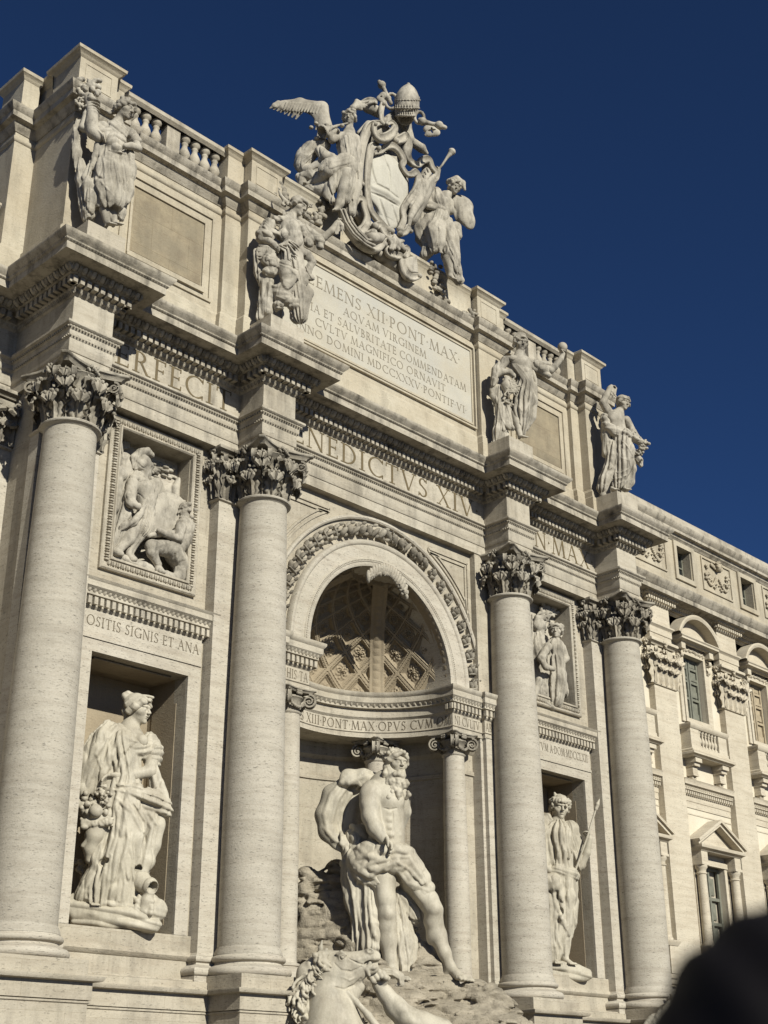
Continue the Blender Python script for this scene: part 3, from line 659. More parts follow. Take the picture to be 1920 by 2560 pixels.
for s_, x0, x1, z, h in (('AQVAM VIRGINEM', -1.58, 1.80, 5.29, .25), ('COPIA ET SALVBRITATE COMMENDATAM', -3.55, 3.55, 4.88, .25), ('CVLTV MAGNIFICO ORNAVIT', -2.62, 2.62, 4.50, .24), ('ANNO DOMINI MDCCXXXV.PONTIF.VI.', -3.45, 3.55, 4.12, .24)): flat_text(tx, s_, x0, x1, yl, z, h)
tx.build('inscription', 'carved', po, None)
# ---- apse columns
def ionic(R=.28, H=.55):
    mb = MB(); Z = np.array([0,0,1.])
    mb.lathe([(R-.01,0),(R,.2),(R+.03,.28),(R+.09,.33),(R+.06,.38),(0,.38)], (0,0,0), 24)
    for k in range(4):
        a = radians(45+90*k); n = np.array([cos(a), sin(a), 0]); t = np.array([-sin(a), cos(a), 0])
        for sg in (-1, 1): volute(mb, n*(R+.21)+t*sg*.06+Z*.27, n, t, .19, .09, 1.9, a_in=pi*.5)
        b = a+pi/4; n2 = np.array([cos(b), sin(b), 0]); t2 = np.array([-sin(b), cos(b), 0])
        for i in range(11):  # swag
            q = -1+i/5; ell(mb, n2*(R+.06-.02*q*q)+t2*q*.27+Z*(.10+.16*q*q), t2*.042, n2*.045, Z*.042, 2)
        for i in range(6): ell(mb, n2*(R+.10)+t2*(.05*((i % 3)-1))+Z*(.42+.05*(i//3)), t2*.04, n2*.04, Z*.04, 2)
    abacus(mb, .44, H, R+.22, .06, .8); return mb
IC = ionic(); icols = [(-2.94,1.27),(2.94,1.27),(1.98,3.2),(-1.98,3.2)]
x, y = icols[0]
m = MB().lathe([(.33,-11.78),(.315,-11.7),(.315,-9),(.28,-6.22),(.31,-6.2),(.32,-6.17),(.27,-6.14)], (x,y,0), 40); ic = m.build('apse_column', 'pil', FAC, 40, origin=(x,y,-12))
mesh_obj('capital', np.concatenate(IC.v)+np.array([x,y,-6.17]), IC.f, 'carve', ic, 50)
m = MB().lathe([(.46,-12.5),(.46,-12.02),(.45,-11.98),(.44,-11.9),(.38,-11.88),(.36,-11.86),(.39,-11.84),(.39,-11.79),(.33,-11.77)], (x,y,0), 32); m.build('column_base', 'pil', ic)
copies(ic, [(x,y,-12) for x, y in icols[1:]])
# ================================================================ THE PALACE WING
WG = thing('palace_wing', 'cream and travertine palace wing with pilasters and pedimented windows beside the main facade', 'palace', (20, 2.3, GROUND))
YW, YP = 2.32, 2.08
XP = [10.43, 14.9, 19.37, 23.84, 28.31]; XW = [12.66, 17.13, 21.6, 26.07]
w = MB(); X0, X1 = 10.4, 31
# wall as strips around the window openings (two rows)
ops = []
for c in XW: ops += [(c-.66, c+.66, -9.95, -7.3), (c-.66, c+.66, -2.35, -.02)]
for z0, z1, row in ((GROUND,-9.95,None),(-9.95,-7.3,0),(-7.3,-2.35,None),(-2.35,-.02,1),(-.02,1.4,None)):
    if row is None: w.box(X0, X1, YW, YW+.3, z0, z1)
    else:
        e = [X0]+[q for c in XW for q in (c-.66, c+.66)]+[X1]
        for i in range(0, len(e), 2): w.box(e[i], e[i+1], YW, YW+.3, z0, z1)
w.build('wall', 'stucco', WG, None)
w = MB(); e = [X0]+[q for c in XW for q in (c-.5, c+.5)]+[X1]   # attic storey wall
w.box(X0, X1, 2.2, 2.5, 1.7, 2.98); w.box(X0, X1, 2.2, 2.5, 4.12, 5.0)
for i in range(0, len(e), 2): w.box(e[i], e[i+1], 2.2, 2.5, 2.98, 4.12)
w.build('attic_wall', 'attic', WG, None)
w = MB(); w.box(X0, X1+0.1, 2.62, 8, GROUND, 4.9); w.build('building_core', 'wall', WG, None)
# base plinth and string bands
w = MB(); lp = [(X0,YW),(X1,YW)]
w.sweep([(.25,GROUND),(.25,-12.1),(.3,-12.05),(.3,-11.9),(.2,-11.85),(.2,-11.3),(.0,-11.25)], lp)
w.build('base_plinth', 'wing', WG)
cols_w = None
p = MB().box(XP[0]-.66, XP[0]+.66, YP, YW, -12.0, -1.66); po = p.build('pilaster', 'wing', WG, None, origin=(XP[0], YP, -12))
b = MB(); b.sweep([(-.1,-1.67),(.05,-1.63),(.06,-1.60),(.0,-1.57),(-.1,-1.57)], [(XP[0]-.66,YW),(XP[0]-.66,YP),(XP[0]+.66,YP),(XP[0]+.66,YW)])
b.build('astragal', 'wing', po)
m = pil_capital(1.32, .24, 1.6, nl=2); mesh_obj('capital', np.concatenate(m.v)+np.array([XP[0], YP, -1.6]), m.f, 'wing', po, 50)
copies(po, [(x, YP, -12) for x in XP[1:]])
EW = [(X0, YW)]
for x in XP: EW += [(x-.66, YW), (x-.66, YP), (x+.66, YP), (x+.66, YW)]
EW = [q for q in EW if q[0] >= X0]; EW = [(X0, YP)]+EW[3:]+[(X1, YW)]
w = MB()
w.sweep([(-.1,0),(0,0),(0,.22),(.03,.24),(.03,.46),(.06,.5),(.11,.54),(.11,.6),(.0,.61),(.0,1.3),(.04,1.32),(.08,1.36),(.08,1.38),(.08,1.51),(.22,1.52),(.28,1.6),(.33,1.63),(-.1,1.64)], EW)
dentils(w, EW, .07, .21, 1.39, 1.50, .085, .14, .01); eggs(w, EW, .27, 1.565, .05, .05, .05, .14, 0, dart=False); leaves(w, EW, .05, 1.34, .06, .09, .025)
w.build('entablature', 'wing', WG)
w = MB(); w.sweep([(-.1,1.61),(.68,1.62),(.68,1.78),(.72,1.81),(.75,1.87),(.81,1.93),(.85,2.02),(.85,2.06),(.2,2.12),(-.2,2.13)], lp); w.build('cornice', 'cornice', WG); w = MB()
w.sweep([(-.1,2.0),(.22,2.0),(.22,2.5),(.16,2.55),(.12,2.56)], lp); w.build('attic_base', 'attic', WG); w = MB()
w.sweep([(-.1,4.3),(.14,4.3),(.18,4.36),(.24,4.4),(.27,4.5),(.40,4.52),(.40,4.62),(.46,4.68),(.52,4.78),(.52,4.84),(.35,4.9),(.30,4.92),(.30,5.2),(.0,5.22)], lp)
w.build('cornice', 'cornice', WG)
w = MB(); w.box(X0, X1, 2.0, 9, 4.9, 5.21); w.build('roof_parapet', 'trim', WG, None)
# ---- attic windows and stucco panels
def attic_window(c):
    f = MB(); frame(f, c-.5, c+.5, 2.98, 4.12, 2.2, .18, .07)
    for x in (c-.5, c+.46): f.box(x, x+.04, 2.2, 2.6, 2.98, 4.12)
    fo = f.build('window', 'attic', WG, None, origin=(c,2.2,3))
    s = MB(); frame(s, c-.46, c+.46, 3.0, 4.1, 2.58, .0, .05) if False else None
    for x in (c-.46, c-.02, c+.41): s.box(x, x+.05, 2.53, 2.58, 2.98, 4.12)
    for z in (2.98, 3.52, 4.06): s.box(c-.46, c+.46, 2.54, 2.575, z, z+.05)
    s.build('sash', 'green', fo, None); q = MB().box(c-.5, c+.5, 2.58, 2.6, 2.98, 4.12); q.build('pane', 'glass', fo, None); return fo
fo = attic_window(XW[0]); copies(fo, [(c,2.2,3) for c in XW[1:]])
def stucco_panel(c):
    f = MB(); frame(f, c-.98, c+.98, 2.95, 4.16, 2.2, .06, .05)
    r_ = random.Random(7)
    for sg in (-1, 1):    # ribbon, fruit swag and scroll on each side of a winged head
        for i in range(16):
            q = i/15; x = c+sg*(.12+.72*q); z = 3.55-.42*sin(q*pi*.8)+.25*(q**3)
            ell(f, (x, 2.15, z), (.05,0,.02), (0,-.05,0), (0,0,.05), 2)
        for i in range(12): ell(f, (c+sg*(.72+r_.uniform(-.14,.14)), 2.14, 3.62+r_.uniform(-.28,.3)), (.06,0,.03), (0,-.06,0), (-.02,0,.05), 2)
        for i in range(8):
            a = i/7; ell(f, (c+sg*(.1+.45*a), 2.15, 3.3-.18*sin(a*5)), (.06,0,0), (0,-.04,0), (0,0,.03), 2)
        for i in range(5): ell(f, (c+sg*(.13+.06*i), 2.13, 3.95+.02*i), (.05,0,.03), (0,-.04,0), (0,0,.08), 2)
    ell(f, (c, 2.08, 4.0), (.14,0,0), (0,-.14,0), (0,0,.17), 1)
    for i in range(14): ell(f, (c+.14*cos(i*.5), 2.03+r_.uniform(-.03,.05), 4.06+.12*sin(i*.5)), (.05,0,0), (0,-.05,0), (0,0,.05), 2)
    return f.build('stucco_relief', 'attic', WG, 60, origin=(c,2.2,3.5))
so_ = stucco_panel(XP[1]-.02); copies(so_, [(x,2.2,3.5) for x in (XP[0]+.02,*XP[2:])])
# ---- upper windows with arched pediment and balcony
def upper_window(c, wood):
    f = MB(); y = YW
    frame(f, c-.66, c+.66, -2.35, -.02, y, .14, .10)
    for sg in (-1, 1):
        f.box(*sorted((c+sg*.82, c+sg*1.0)), y-.07, y, -2.5, .18)
        for k, (z, r) in enumerate(((-.12,.13),(-.42,.10))):   # console scrolls
            volute(f, (c+sg*.91, y-.14+.05*k, z), (0,-1,0), (1,0,0), r, .18, 1.4, a_in=pi/2)
        f.box(*sorted((c+sg*.83, c+sg*.99)), y-.12, y, -.5, .1)
        f.box(*sorted((c+sg*.78, c+sg*1.04)), y-.32, y, .06, .3)
    for i in range(22):   # festoon over the opening
        q = (i-10.5)/10.5; r_ = random.Random(i); ell(f, (c+q*.66, y-.1, .19-.05*abs(q)+r_.uniform(-.05,.05)), (.06,0,.02), (0,-.08,0), (0,0,.06), 2)
    f.sweep([(-.1,.28),(0,.28),(.03,.31),(.08,.34),(.16,.36),(.16,.42),(.2,.46),(.2,.49),(-.1,.5)], [(c-1.05,y),(c-1.05,y-.32),(c+1.05,y-.32),(c+1.05,y)])
    a = np.linspace(radians(27), radians(153), 25); Rz = 1.42; zc = .49-Rz*sin(a[0])+.0; kx = 1.25/(Rz*cos(a[0]))
    pr = [(0,-.02),(0,-.48),(.05,-.50),(.09,-.52),(.13,-.52),(.16,-.49),(.16,.0)]
    f.grid([[(c+(Rz+r)*cos(t)*kx, y+yy, zc+(Rz+r)*sin(t)) for r, yy in pr] for t in a])
    f.ngon([(c+(Rz)*cos(t)*kx, y-.1, zc+(Rz)*sin(t)) for t in a])
    # balcony: rail, dies, floor slab and two brackets
    yb = y-.42
    bp_ = [(c-1.18,y),(c-1.18,yb),(c+1.18,yb),(c+1.18,y)]
    f.sweep([(-.14,-2.84),(.0,-2.84),(.04,-2.80),(.07,-2.74),(.07,-2.68),(-.14,-2.66)], bp_)
    f.sweep([(-.14,-3.66),(.0,-3.66),(.05,-3.63),(.05,-3.58),(.0,-3.54),(.0,-3.44),(-.14,-3.42)], bp_)
    f.sweep([(-.5,-3.84),(.06,-3.84),(.12,-3.78),(.16,-3.76),(.16,-3.69),(.1,-3.66),(-.5,-3.655)], bp_)
    for sg in (-1, 1):
        f.box(*sorted((c+sg*1.16, c+sg*.62)), yb+.02, yb+.16, -3.43, -2.83); f.box(*sorted((c+sg*1.16, c+sg*1.0)), yb+.16, y, -3.43, -2.83)
        xx = c+sg*.86
        f.box(xx-.2, xx+.2, y-.44, y, -4.0, -3.845); f.box(xx-.17, xx+.17, y-.36, y, -4.12, -4.0); f.box(xx-.15, xx+.15, y-.26, y, -4.38, -4.12); f.box(xx-.17, xx+.17, y-.28, y, -4.44, -4.38)
        for i in range(5): ell(f, (xx-.1+.05*i, y-.13, -4.5-.05*(2-abs(i-2))), (.04,0,0), (0,-.1,0), (0,0,.09), 2)
    fo = f.build('window', 'wing', WG, 40, origin=(c, y, -1))
    for i in range(6): MB().lathe([(r*.5, z*1.0*.72) for r, z in bal], (c-.5+.2*i, yb+.1, -3.43), 10).build('baluster', 'wing', fo, 60)
    s = MB(); mt = 'wood' if wood else 'green'; ys = y+.2
    for sg in (-1, 1):
        x0, x1 = sorted((c+sg*.03, c+sg*.62))
        s.box(x0, x0+.09, ys-.05, ys+.02, -2.35, -.02); s.box(x1-.09, x1, ys-.05, ys+.02, -2.35, -.02)
        for z in (-2.35, -1.55, -.92, -.80, -.42, -.12): s.box(x0+.09, x1-.09, ys-.045, ys+.02, z, z+.09)
        for z in (-2.2, -1.4, -.7, -.3):
            s.box(x0+.12, x1-.12, ys-.02, ys+.0, z, z+.22)
    s.build('shutter', mt, fo, None)
    q = MB().box(c-.66, c+.66, ys+.03, ys+.05, -2.35, -.02); q.build('pane', 'green' if not wood else 'wood', fo, None)
    return fo
for i, c in enumerate(XW): upper_window(c, i > 1)
# ---- string course between the storeys
for c in XW:
    w = MB(); pth = [(c-1.57,YW),(c+1.57,YW)]
    w.sweep([(-.02,-5.5),(.03,-5.5),(.03,-5.3),(.05,-5.28),(.05,-5.12),(.08,-5.1),(.08,-4.96),(.17,-4.93),(.17,-4.82),(.26,-4.78),(.26,-4.66),(.3,-4.6),(-.02,-4.55)], pth)
    dentils(w, pth, .07, .165, -5.07, -4.97, .07, .125); eggs(w, pth, .17, -4.87, .04, .05, .04, .12, dart=False)
    w.build('string_course', 'wing', WG); MB().box(c-1.57, c+1.57, YW-.02, YW, -5.72, -5.68).build('wall_fillet', 'wing', WG, None)
# ---- lower windows: columned aedicule with pointed pediment and balustrade
def lower_window(c):
    f = MB(); y = YW; yf = y-.42
    frame(f, c-.66, c+.66, -9.95, -7.3, y, .16, .08)
    for sg in (-1, 1):
        f.lathe([(.2,-10.0),(.2,-9.9),(.17,-9.86),(.165,-9.8),(.15,-7.72),(.18,-7.70),(.18,-7.66),(.15,-7.64),(.16,-7.56),(.21,-7.5),(.21,-7.42)], (c+sg*1.04, y-.22, 0), 18)
        f.box(*sorted((c+sg*.82, c+sg*1.26)), y-.42, y, -7.42, -7.34); f.box(*sorted((c+sg*.85, c+sg*1.23)), y-.40, y, -7.34, -6.96)
        f.box(*sorted((c+sg*.9, c+sg*1.2)), y-.06, y, -10, -7.42)
        f.box(*sorted((c+sg*.82, c+sg*1.28)), y-.44, y, -10.95, -10.12); f.box(*sorted((c+sg*.72, c+sg*1.3)), y-.42, y, -11.25, -11.1)
    f.box(c-.82, c+.82, y-.12, y, -7.34-.0, -7.2+.02)
    pb = [(c-1.26,y),(c-1.26,yf),(c+1.26,yf),(c+1.26,y)]
    f.sweep([(-.4,-6.97),(0,-6.97),(.04,-6.92),(.12,-6.88),(.14,-6.82),(.14,-6.78),(-.4,-6.77)], pb)
    for sg in (-1, 1):   # raking cornices with their slab roof
        A, B = np.array([c+sg*1.44, -6.78]), np.array([c, -6.02]); d = (B-A)/np.linalg.norm(B-A); nn = np.array([-d[1], d[0]])*(1 if sg < 0 else -1)
        nn = nn if nn[1] > 0 else -nn
        for o0, o1, yy in ((-.02,.08,yf-.06),(.08,.17,yf-.14)):
            q = [A+nn*o0, B+np.array([0, o0/abs(nn[1])]), B+np.array([0, o1/abs(nn[1])]), A+nn*o1]
            v = [(p_[0], yy, p_[1]) for p_ in q]+[(p_[0], y, p_[1]) for p_ in q]
            f.add(v, [(0,1,2,3),(4,7,6,5),(0,4,5,1),(1,5,6,2),(2,6,7,3),(3,7,4,0)])
    f.ngon([(c-1.3,y-.2,-6.775),(c+1.3,y-.2,-6.775),(c,y-.2,-6.1)])
    f.sweep([(-.35,-10.13),(.04,-10.13),(.06,-10.08),(.1,-10.02),(.1,-9.97),(-.35,-9.96)], pb); f.sweep([(-.35,-11.1),(.04,-11.1),(.04,-10.97),(-.35,-10.95)], pb)
    fo = f.build('window', 'wing', WG, 40, origin=(c, y, -9))
    for i in range(7): MB().lathe([(r*.5, z) for r, z in bal], (c-.6+.2*i, yf+.12, -10.95), 10).build('baluster', 'wing', fo, 60)
    s = MB(); ys = y+.2
    for x in (c-.66, c-.05, c+.56): s.box(x, x+.1, ys-.05, ys+.03, -9.95, -7.3)
    for z in (-9.95, -9.2, -8.4, -7.42): s.box(c-.66, c+.66, ys-.04, ys+.02, z, z+.1)
    for x in (c-.38, c+.2):
        for i in range(3): s.box(x, x+.25, ys+.06, ys+.1, -9.8+.8*i, -9.25+.8*i)
    s.build('sash', 'green', fo, None); q = MB().box(c-.66, c+.66, ys+.11, ys+.13, -9.95, -7.3); q.build('pane', 'glass', fo, None)
    return fo
fo = lower_window(XW[0]); copies(fo, [(c, YW, -9) for c in XW[1:]])
# ================================================================ SCULPTING: distance fields turned into one continuous skin
_rs = np.random.RandomState(5)
_nd = _rs.normal(size=(9,3)); _nd /= np.linalg.norm(_nd, axis=1)[:,None]; _np = _rs.uniform(0, 6.28, 9)
def wob(P, fr, seed=0):
    s = 0
    for i in range(4):
        j = (i+seed) % 9; s = s+np.sin((P@_nd[j])*fr*(1+.37*i)+_np[j]+seed)/(1+.4*i)
    return s/2.2
class Sculpt:
    def __init__(s, h): s.h, s.ops, s.rolls, s.post = h, [], [], None
    def chain(s, pts, rs, k=.08, fold=None, flat=None, sub=False, ki=None):
        s.ops.append(('c', np.array(pts, float), np.array(rs, float), k, fold, flat, sub, k if ki is None else ki)); return s
    def ell(s, c, ax, k=.06, fold=None, sub=False):
        s.ops.append(('e', np.array(c, float), np.array(ax, float), k, fold, None, sub, 0)); return s
    def _bb(s, o):
        if o[0] == 'c':
            r = o[2].max()*(1.0 if not o[5] else max(1, 1/o[5][1])); lo, hi = o[1].min(0)-r, o[1].max(0)+r
        else:
            e = np.sqrt((o[2]**2).sum(0)); lo, hi = o[1]-e, o[1]+e
        m = o[3]+3*s.h+(abs(o[4][1])*1.3 if o[4] else 0); return lo-m, hi+m
    def field(s):
        h = s.h; bb = [s._bb(o) for o in s.ops if not o[6]]
        lo = np.min([b[0] for b in bb], 0)-2*h; hi = np.max([b[1] for b in bb], 0)+2*h
        n = np.ceil((hi-lo)/h).astype(int)+1; F = np.full(n, 9.0, np.float32)
        for o in s.ops:
            a, b = s._bb(o); i0 = np.clip(np.floor((a-lo)/h).astype(int), 0, n-1); i1 = np.clip(np.ceil((b-lo)/h).astype(int)+1, 1, n)
            if (i1 <= i0).any(): continue
            G = np.stack(np.meshgrid(*[lo[q]+h*np.arange(i0[q], i1[q]) for q in range(3)], indexing='ij'), -1).astype(np.float32)
            if o[0] == 'c':
                d = None; pts, rs = o[1], o[2]
                if len(pts) == 1: pts = np.vstack([pts, pts+1e-4]); rs = np.array([rs[0]]*2)
                for q in range(len(pts)-1):
                    ab = (pts[q+1]-pts[q]).astype(np.float32); L2 = max(1e-9, float(ab@ab))
                    t = np.clip(((G-pts[q].astype(np.float32))@ab)/L2, 0, 1); v = G-(pts[q].astype(np.float32)+t[...,None]*ab)
                    r = rs[q]+(rs[q+1]-rs[q])*t
                    if o[5]:
                        dv, fc = np.asarray(o[5][0], np.float32), o[5][1]; v = v+((fc-1)*(v@dv))[...,None]*dv; dd = (np.sqrt((v*v).sum(-1))-r)/max(1, fc)
                    else: dd = np.sqrt((v*v).sum(-1))-r
                    d = dd if d is None else s.smin(d, dd, max(o[7], 1e-4))
            else:
                A = np.linalg.inv(o[2]).astype(np.float32); v = (G-o[1].astype(np.float32))@A
                k0 = np.sqrt((v*v).sum(-1)); w = v@A.T; k1 = np.sqrt((w*w).sum(-1))+1e-6; d = k0*(k0-1)/k1
            if o[4]:
                f = o[4]; ty, amp = f[0], f[1]
                if ty == 'a':
                    ax = o[1][-1]-o[1][0]; ax = ax/(np.linalg.norm(ax)+1e-9); e1 = np.cross(ax, [.3,.5,.8]); e1 /= np.linalg.norm(e1); e2 = np.cross(ax, e1)
                    v = G-o[1][0].astype(np.float32); ph = np.arctan2(v@e2.astype(np.float32), v@e1.astype(np.float32))*f[2]/2+(v@ax.astype(np.float32))*f[3]
                elif ty == 'd': ph = (G@np.asarray(f[3], np.float32))*f[2]
                else: ph = np.sqrt(((G-np.asarray(f[3], np.float32))**2).sum(-1))*f[2]
                wa = f[4] if len(f) > 4 else .9
                ph = ph+wa*wob(G, 2.1, 1)+.5*wa*wob(G, 5.0, 4)
                am = amp*(.72+.38*wob(G, 1.7, 6))
                d = d-am*(np.abs(np.sin(ph))**.55-.62)-.25*amp*np.sin(2.3*ph+1.1*wob(G, 3.1, 2))
            S = (slice(i0[0],i1[0]), slice(i0[1],i1[1]), slice(i0[2],i1[2]))
            F[S] = -s.smin(-F[S], d, o[3]) if o[6] else s.smin(F[S], d, o[3])
        return F, lo
    @staticmethod
    def smin(a, b, k):
        q = np.maximum(k-np.abs(a-b), 0)/k; return np.minimum(a, b)-q*q*k*.25
    def mesh(s, name, mat, parent):
        F, lo = s.field(); h = s.h
        if s.post:      # fine sharp creases running along the cloth
            amp, fr, an = s.post; m = np.argwhere(np.abs(F) < amp*1.5+2*h); P = (lo+m*h).astype(np.float32)*np.array(an, np.float32)
            n1, n2 = wob(P+.12*wob(P, fr*.5, 3)[:,None], fr, 2), wob(P, fr*1.9, 5)
            F[tuple(m.T)] += (amp*(np.clip(1-np.abs(n1)/.22, 0, 1)-.35+.5*np.clip(1-np.abs(n2)/.2, 0, 1))).astype(np.float32)
        for pts, r, up in s.rolls:      # cloth rolls and creases laid on the skin
            C = np.array(CAMP); hit = []
            for p in pts:
                d = (p-C)/np.linalg.norm(p-C); t0 = np.linalg.norm(p-C); tt = np.arange(t0-2.2, t0+2.2, h*.5)
                q = C+tt[:,None]*d; ix = np.round((q-lo)/h).astype(int); ok = ((ix >= 0) & (ix < np.array(F.shape))).all(1)
                vals = np.where(ok, F[tuple(np.clip(ix, 0, np.array(F.shape)-1).T)], 9); w = np.where(vals < 0)[0]
                hit.append(q[w[0]]+d*(r*.35 if up else -r*.15) if len(w) else None)
            hit = [x for x in hit if x is not None]
            if len(hit) < 2: continue
            m = len(hit); rr = [r*(.45+.55*sin(pi*(i+.6)/(m+.2))) for i in range(m)]
            s2 = Sculpt(h); s2.chain(hit, rr, k=r*.8 if up else r*.5, sub=False); o = s2.ops[0]
            a, b = s._bb(o); n = np.array(F.shape); i0 = np.clip(np.floor((a-lo)/h).astype(int), 0, n-1); i1 = np.clip(np.ceil((b-lo)/h).astype(int)+1, 1, n)
            G = np.stack(np.meshgrid(*[lo[q]+h*np.arange(i0[q], i1[q]) for q in range(3)], indexing='ij'), -1).astype(np.float32); d = None
            for q in range(m-1):
                ab = hit[q+1]-hit[q]; t = np.clip(((G-hit[q])@ab)/max(1e-9, ab@ab), 0, 1); v = G-(hit[q]+t[...,None]*ab)
                dd = np.sqrt((v*v).sum(-1))-(rr[q]+(rr[q+1]-rr[q])*t); d = dd if d is None else np.minimum(d, dd)
            S = (slice(i0[0],i1[0]), slice(i0[1],i1[1]), slice(i0[2],i1[2]))
            F[S] = s.smin(F[S], d, r*.8) if up else -s.smin(-F[S], d, r*.5)
        V, Q = nets(F); return mesh_obj(name, lo+V*h, Q.tolist(), mat, parent, 180)
def nets(F):
    """surface nets: a quad skin through the zero level of the field"""
    I = F < 0; n = np.array(F.shape)
    c = sum(I[i:n[0]-1+i, j:n[1]-1+j, k:n[2]-1+k].astype(np.int8) for i in (0,1) for j in (0,1) for k in (0,1))
    cell = np.argwhere((c > 0) & (c < 8)); idx = -np.ones(n-1, np.int64); idx[tuple(cell.T)] = np.arange(len(cell))
    acc = np.zeros((len(cell), 3)); cnt = np.zeros(len(cell))
    for ax in range(3):
        o1, o2 = [q for q in range(3) if q != ax]
        for a in (0, 1):
            for b in (0, 1):
                p = cell.copy(); p[:,o1] += a; p[:,o2] += b; q = p.copy(); q[:,ax] += 1
                f0, f1 = F[tuple(p.T)], F[tuple(q.T)]; m = (f0 < 0) != (f1 < 0)
                t = np.where(m, f0/np.where(m, f0-f1, 1), 0); x = p.astype(float); x[:,ax] += t; acc[m] += x[m]; cnt[m] += 1
    V = acc/np.maximum(cnt, 1)[:,None]; Q = []
    for ax in range(3):
        o1, o2 = (ax+1) % 3, (ax+2) % 3; sl = [slice(1,-1)]*3; sl[ax] = slice(0,-1)
        A = I[tuple(sl)]; sb = list(sl); sb[ax] = slice(1,None); Bm = I[tuple(sb)]
        e = np.argwhere(A != Bm); 
        off = np.ones(3, int); off[ax] = 0; e = e+off; ins = I[tuple(e.T)]
        def cid(d1, d2):
            q = e.copy(); q[:,o1] += d1; q[:,o2] += d2; return idx[tuple(q.T)]
        q4 = np.stack([cid(-1,-1), cid(0,-1), cid(0,0), cid(-1,0)], 1); q4[~ins] = q4[~ins][:,::-1]; Q.append(q4[(q4 >= 0).all(1)])
    return V, np.concatenate(Q)
_nh = np.array([sin(YAW), cos(YAW), 0]); _r0 = np.array([cos(YAW), -sin(YAW), 0])
def cdir(a, b, c):
    """direction from (to the right, towards the photographer, up)"""
    v = _r0*a-_nh*b+np.array([0,0,c]); return v/np.linalg.norm(v)
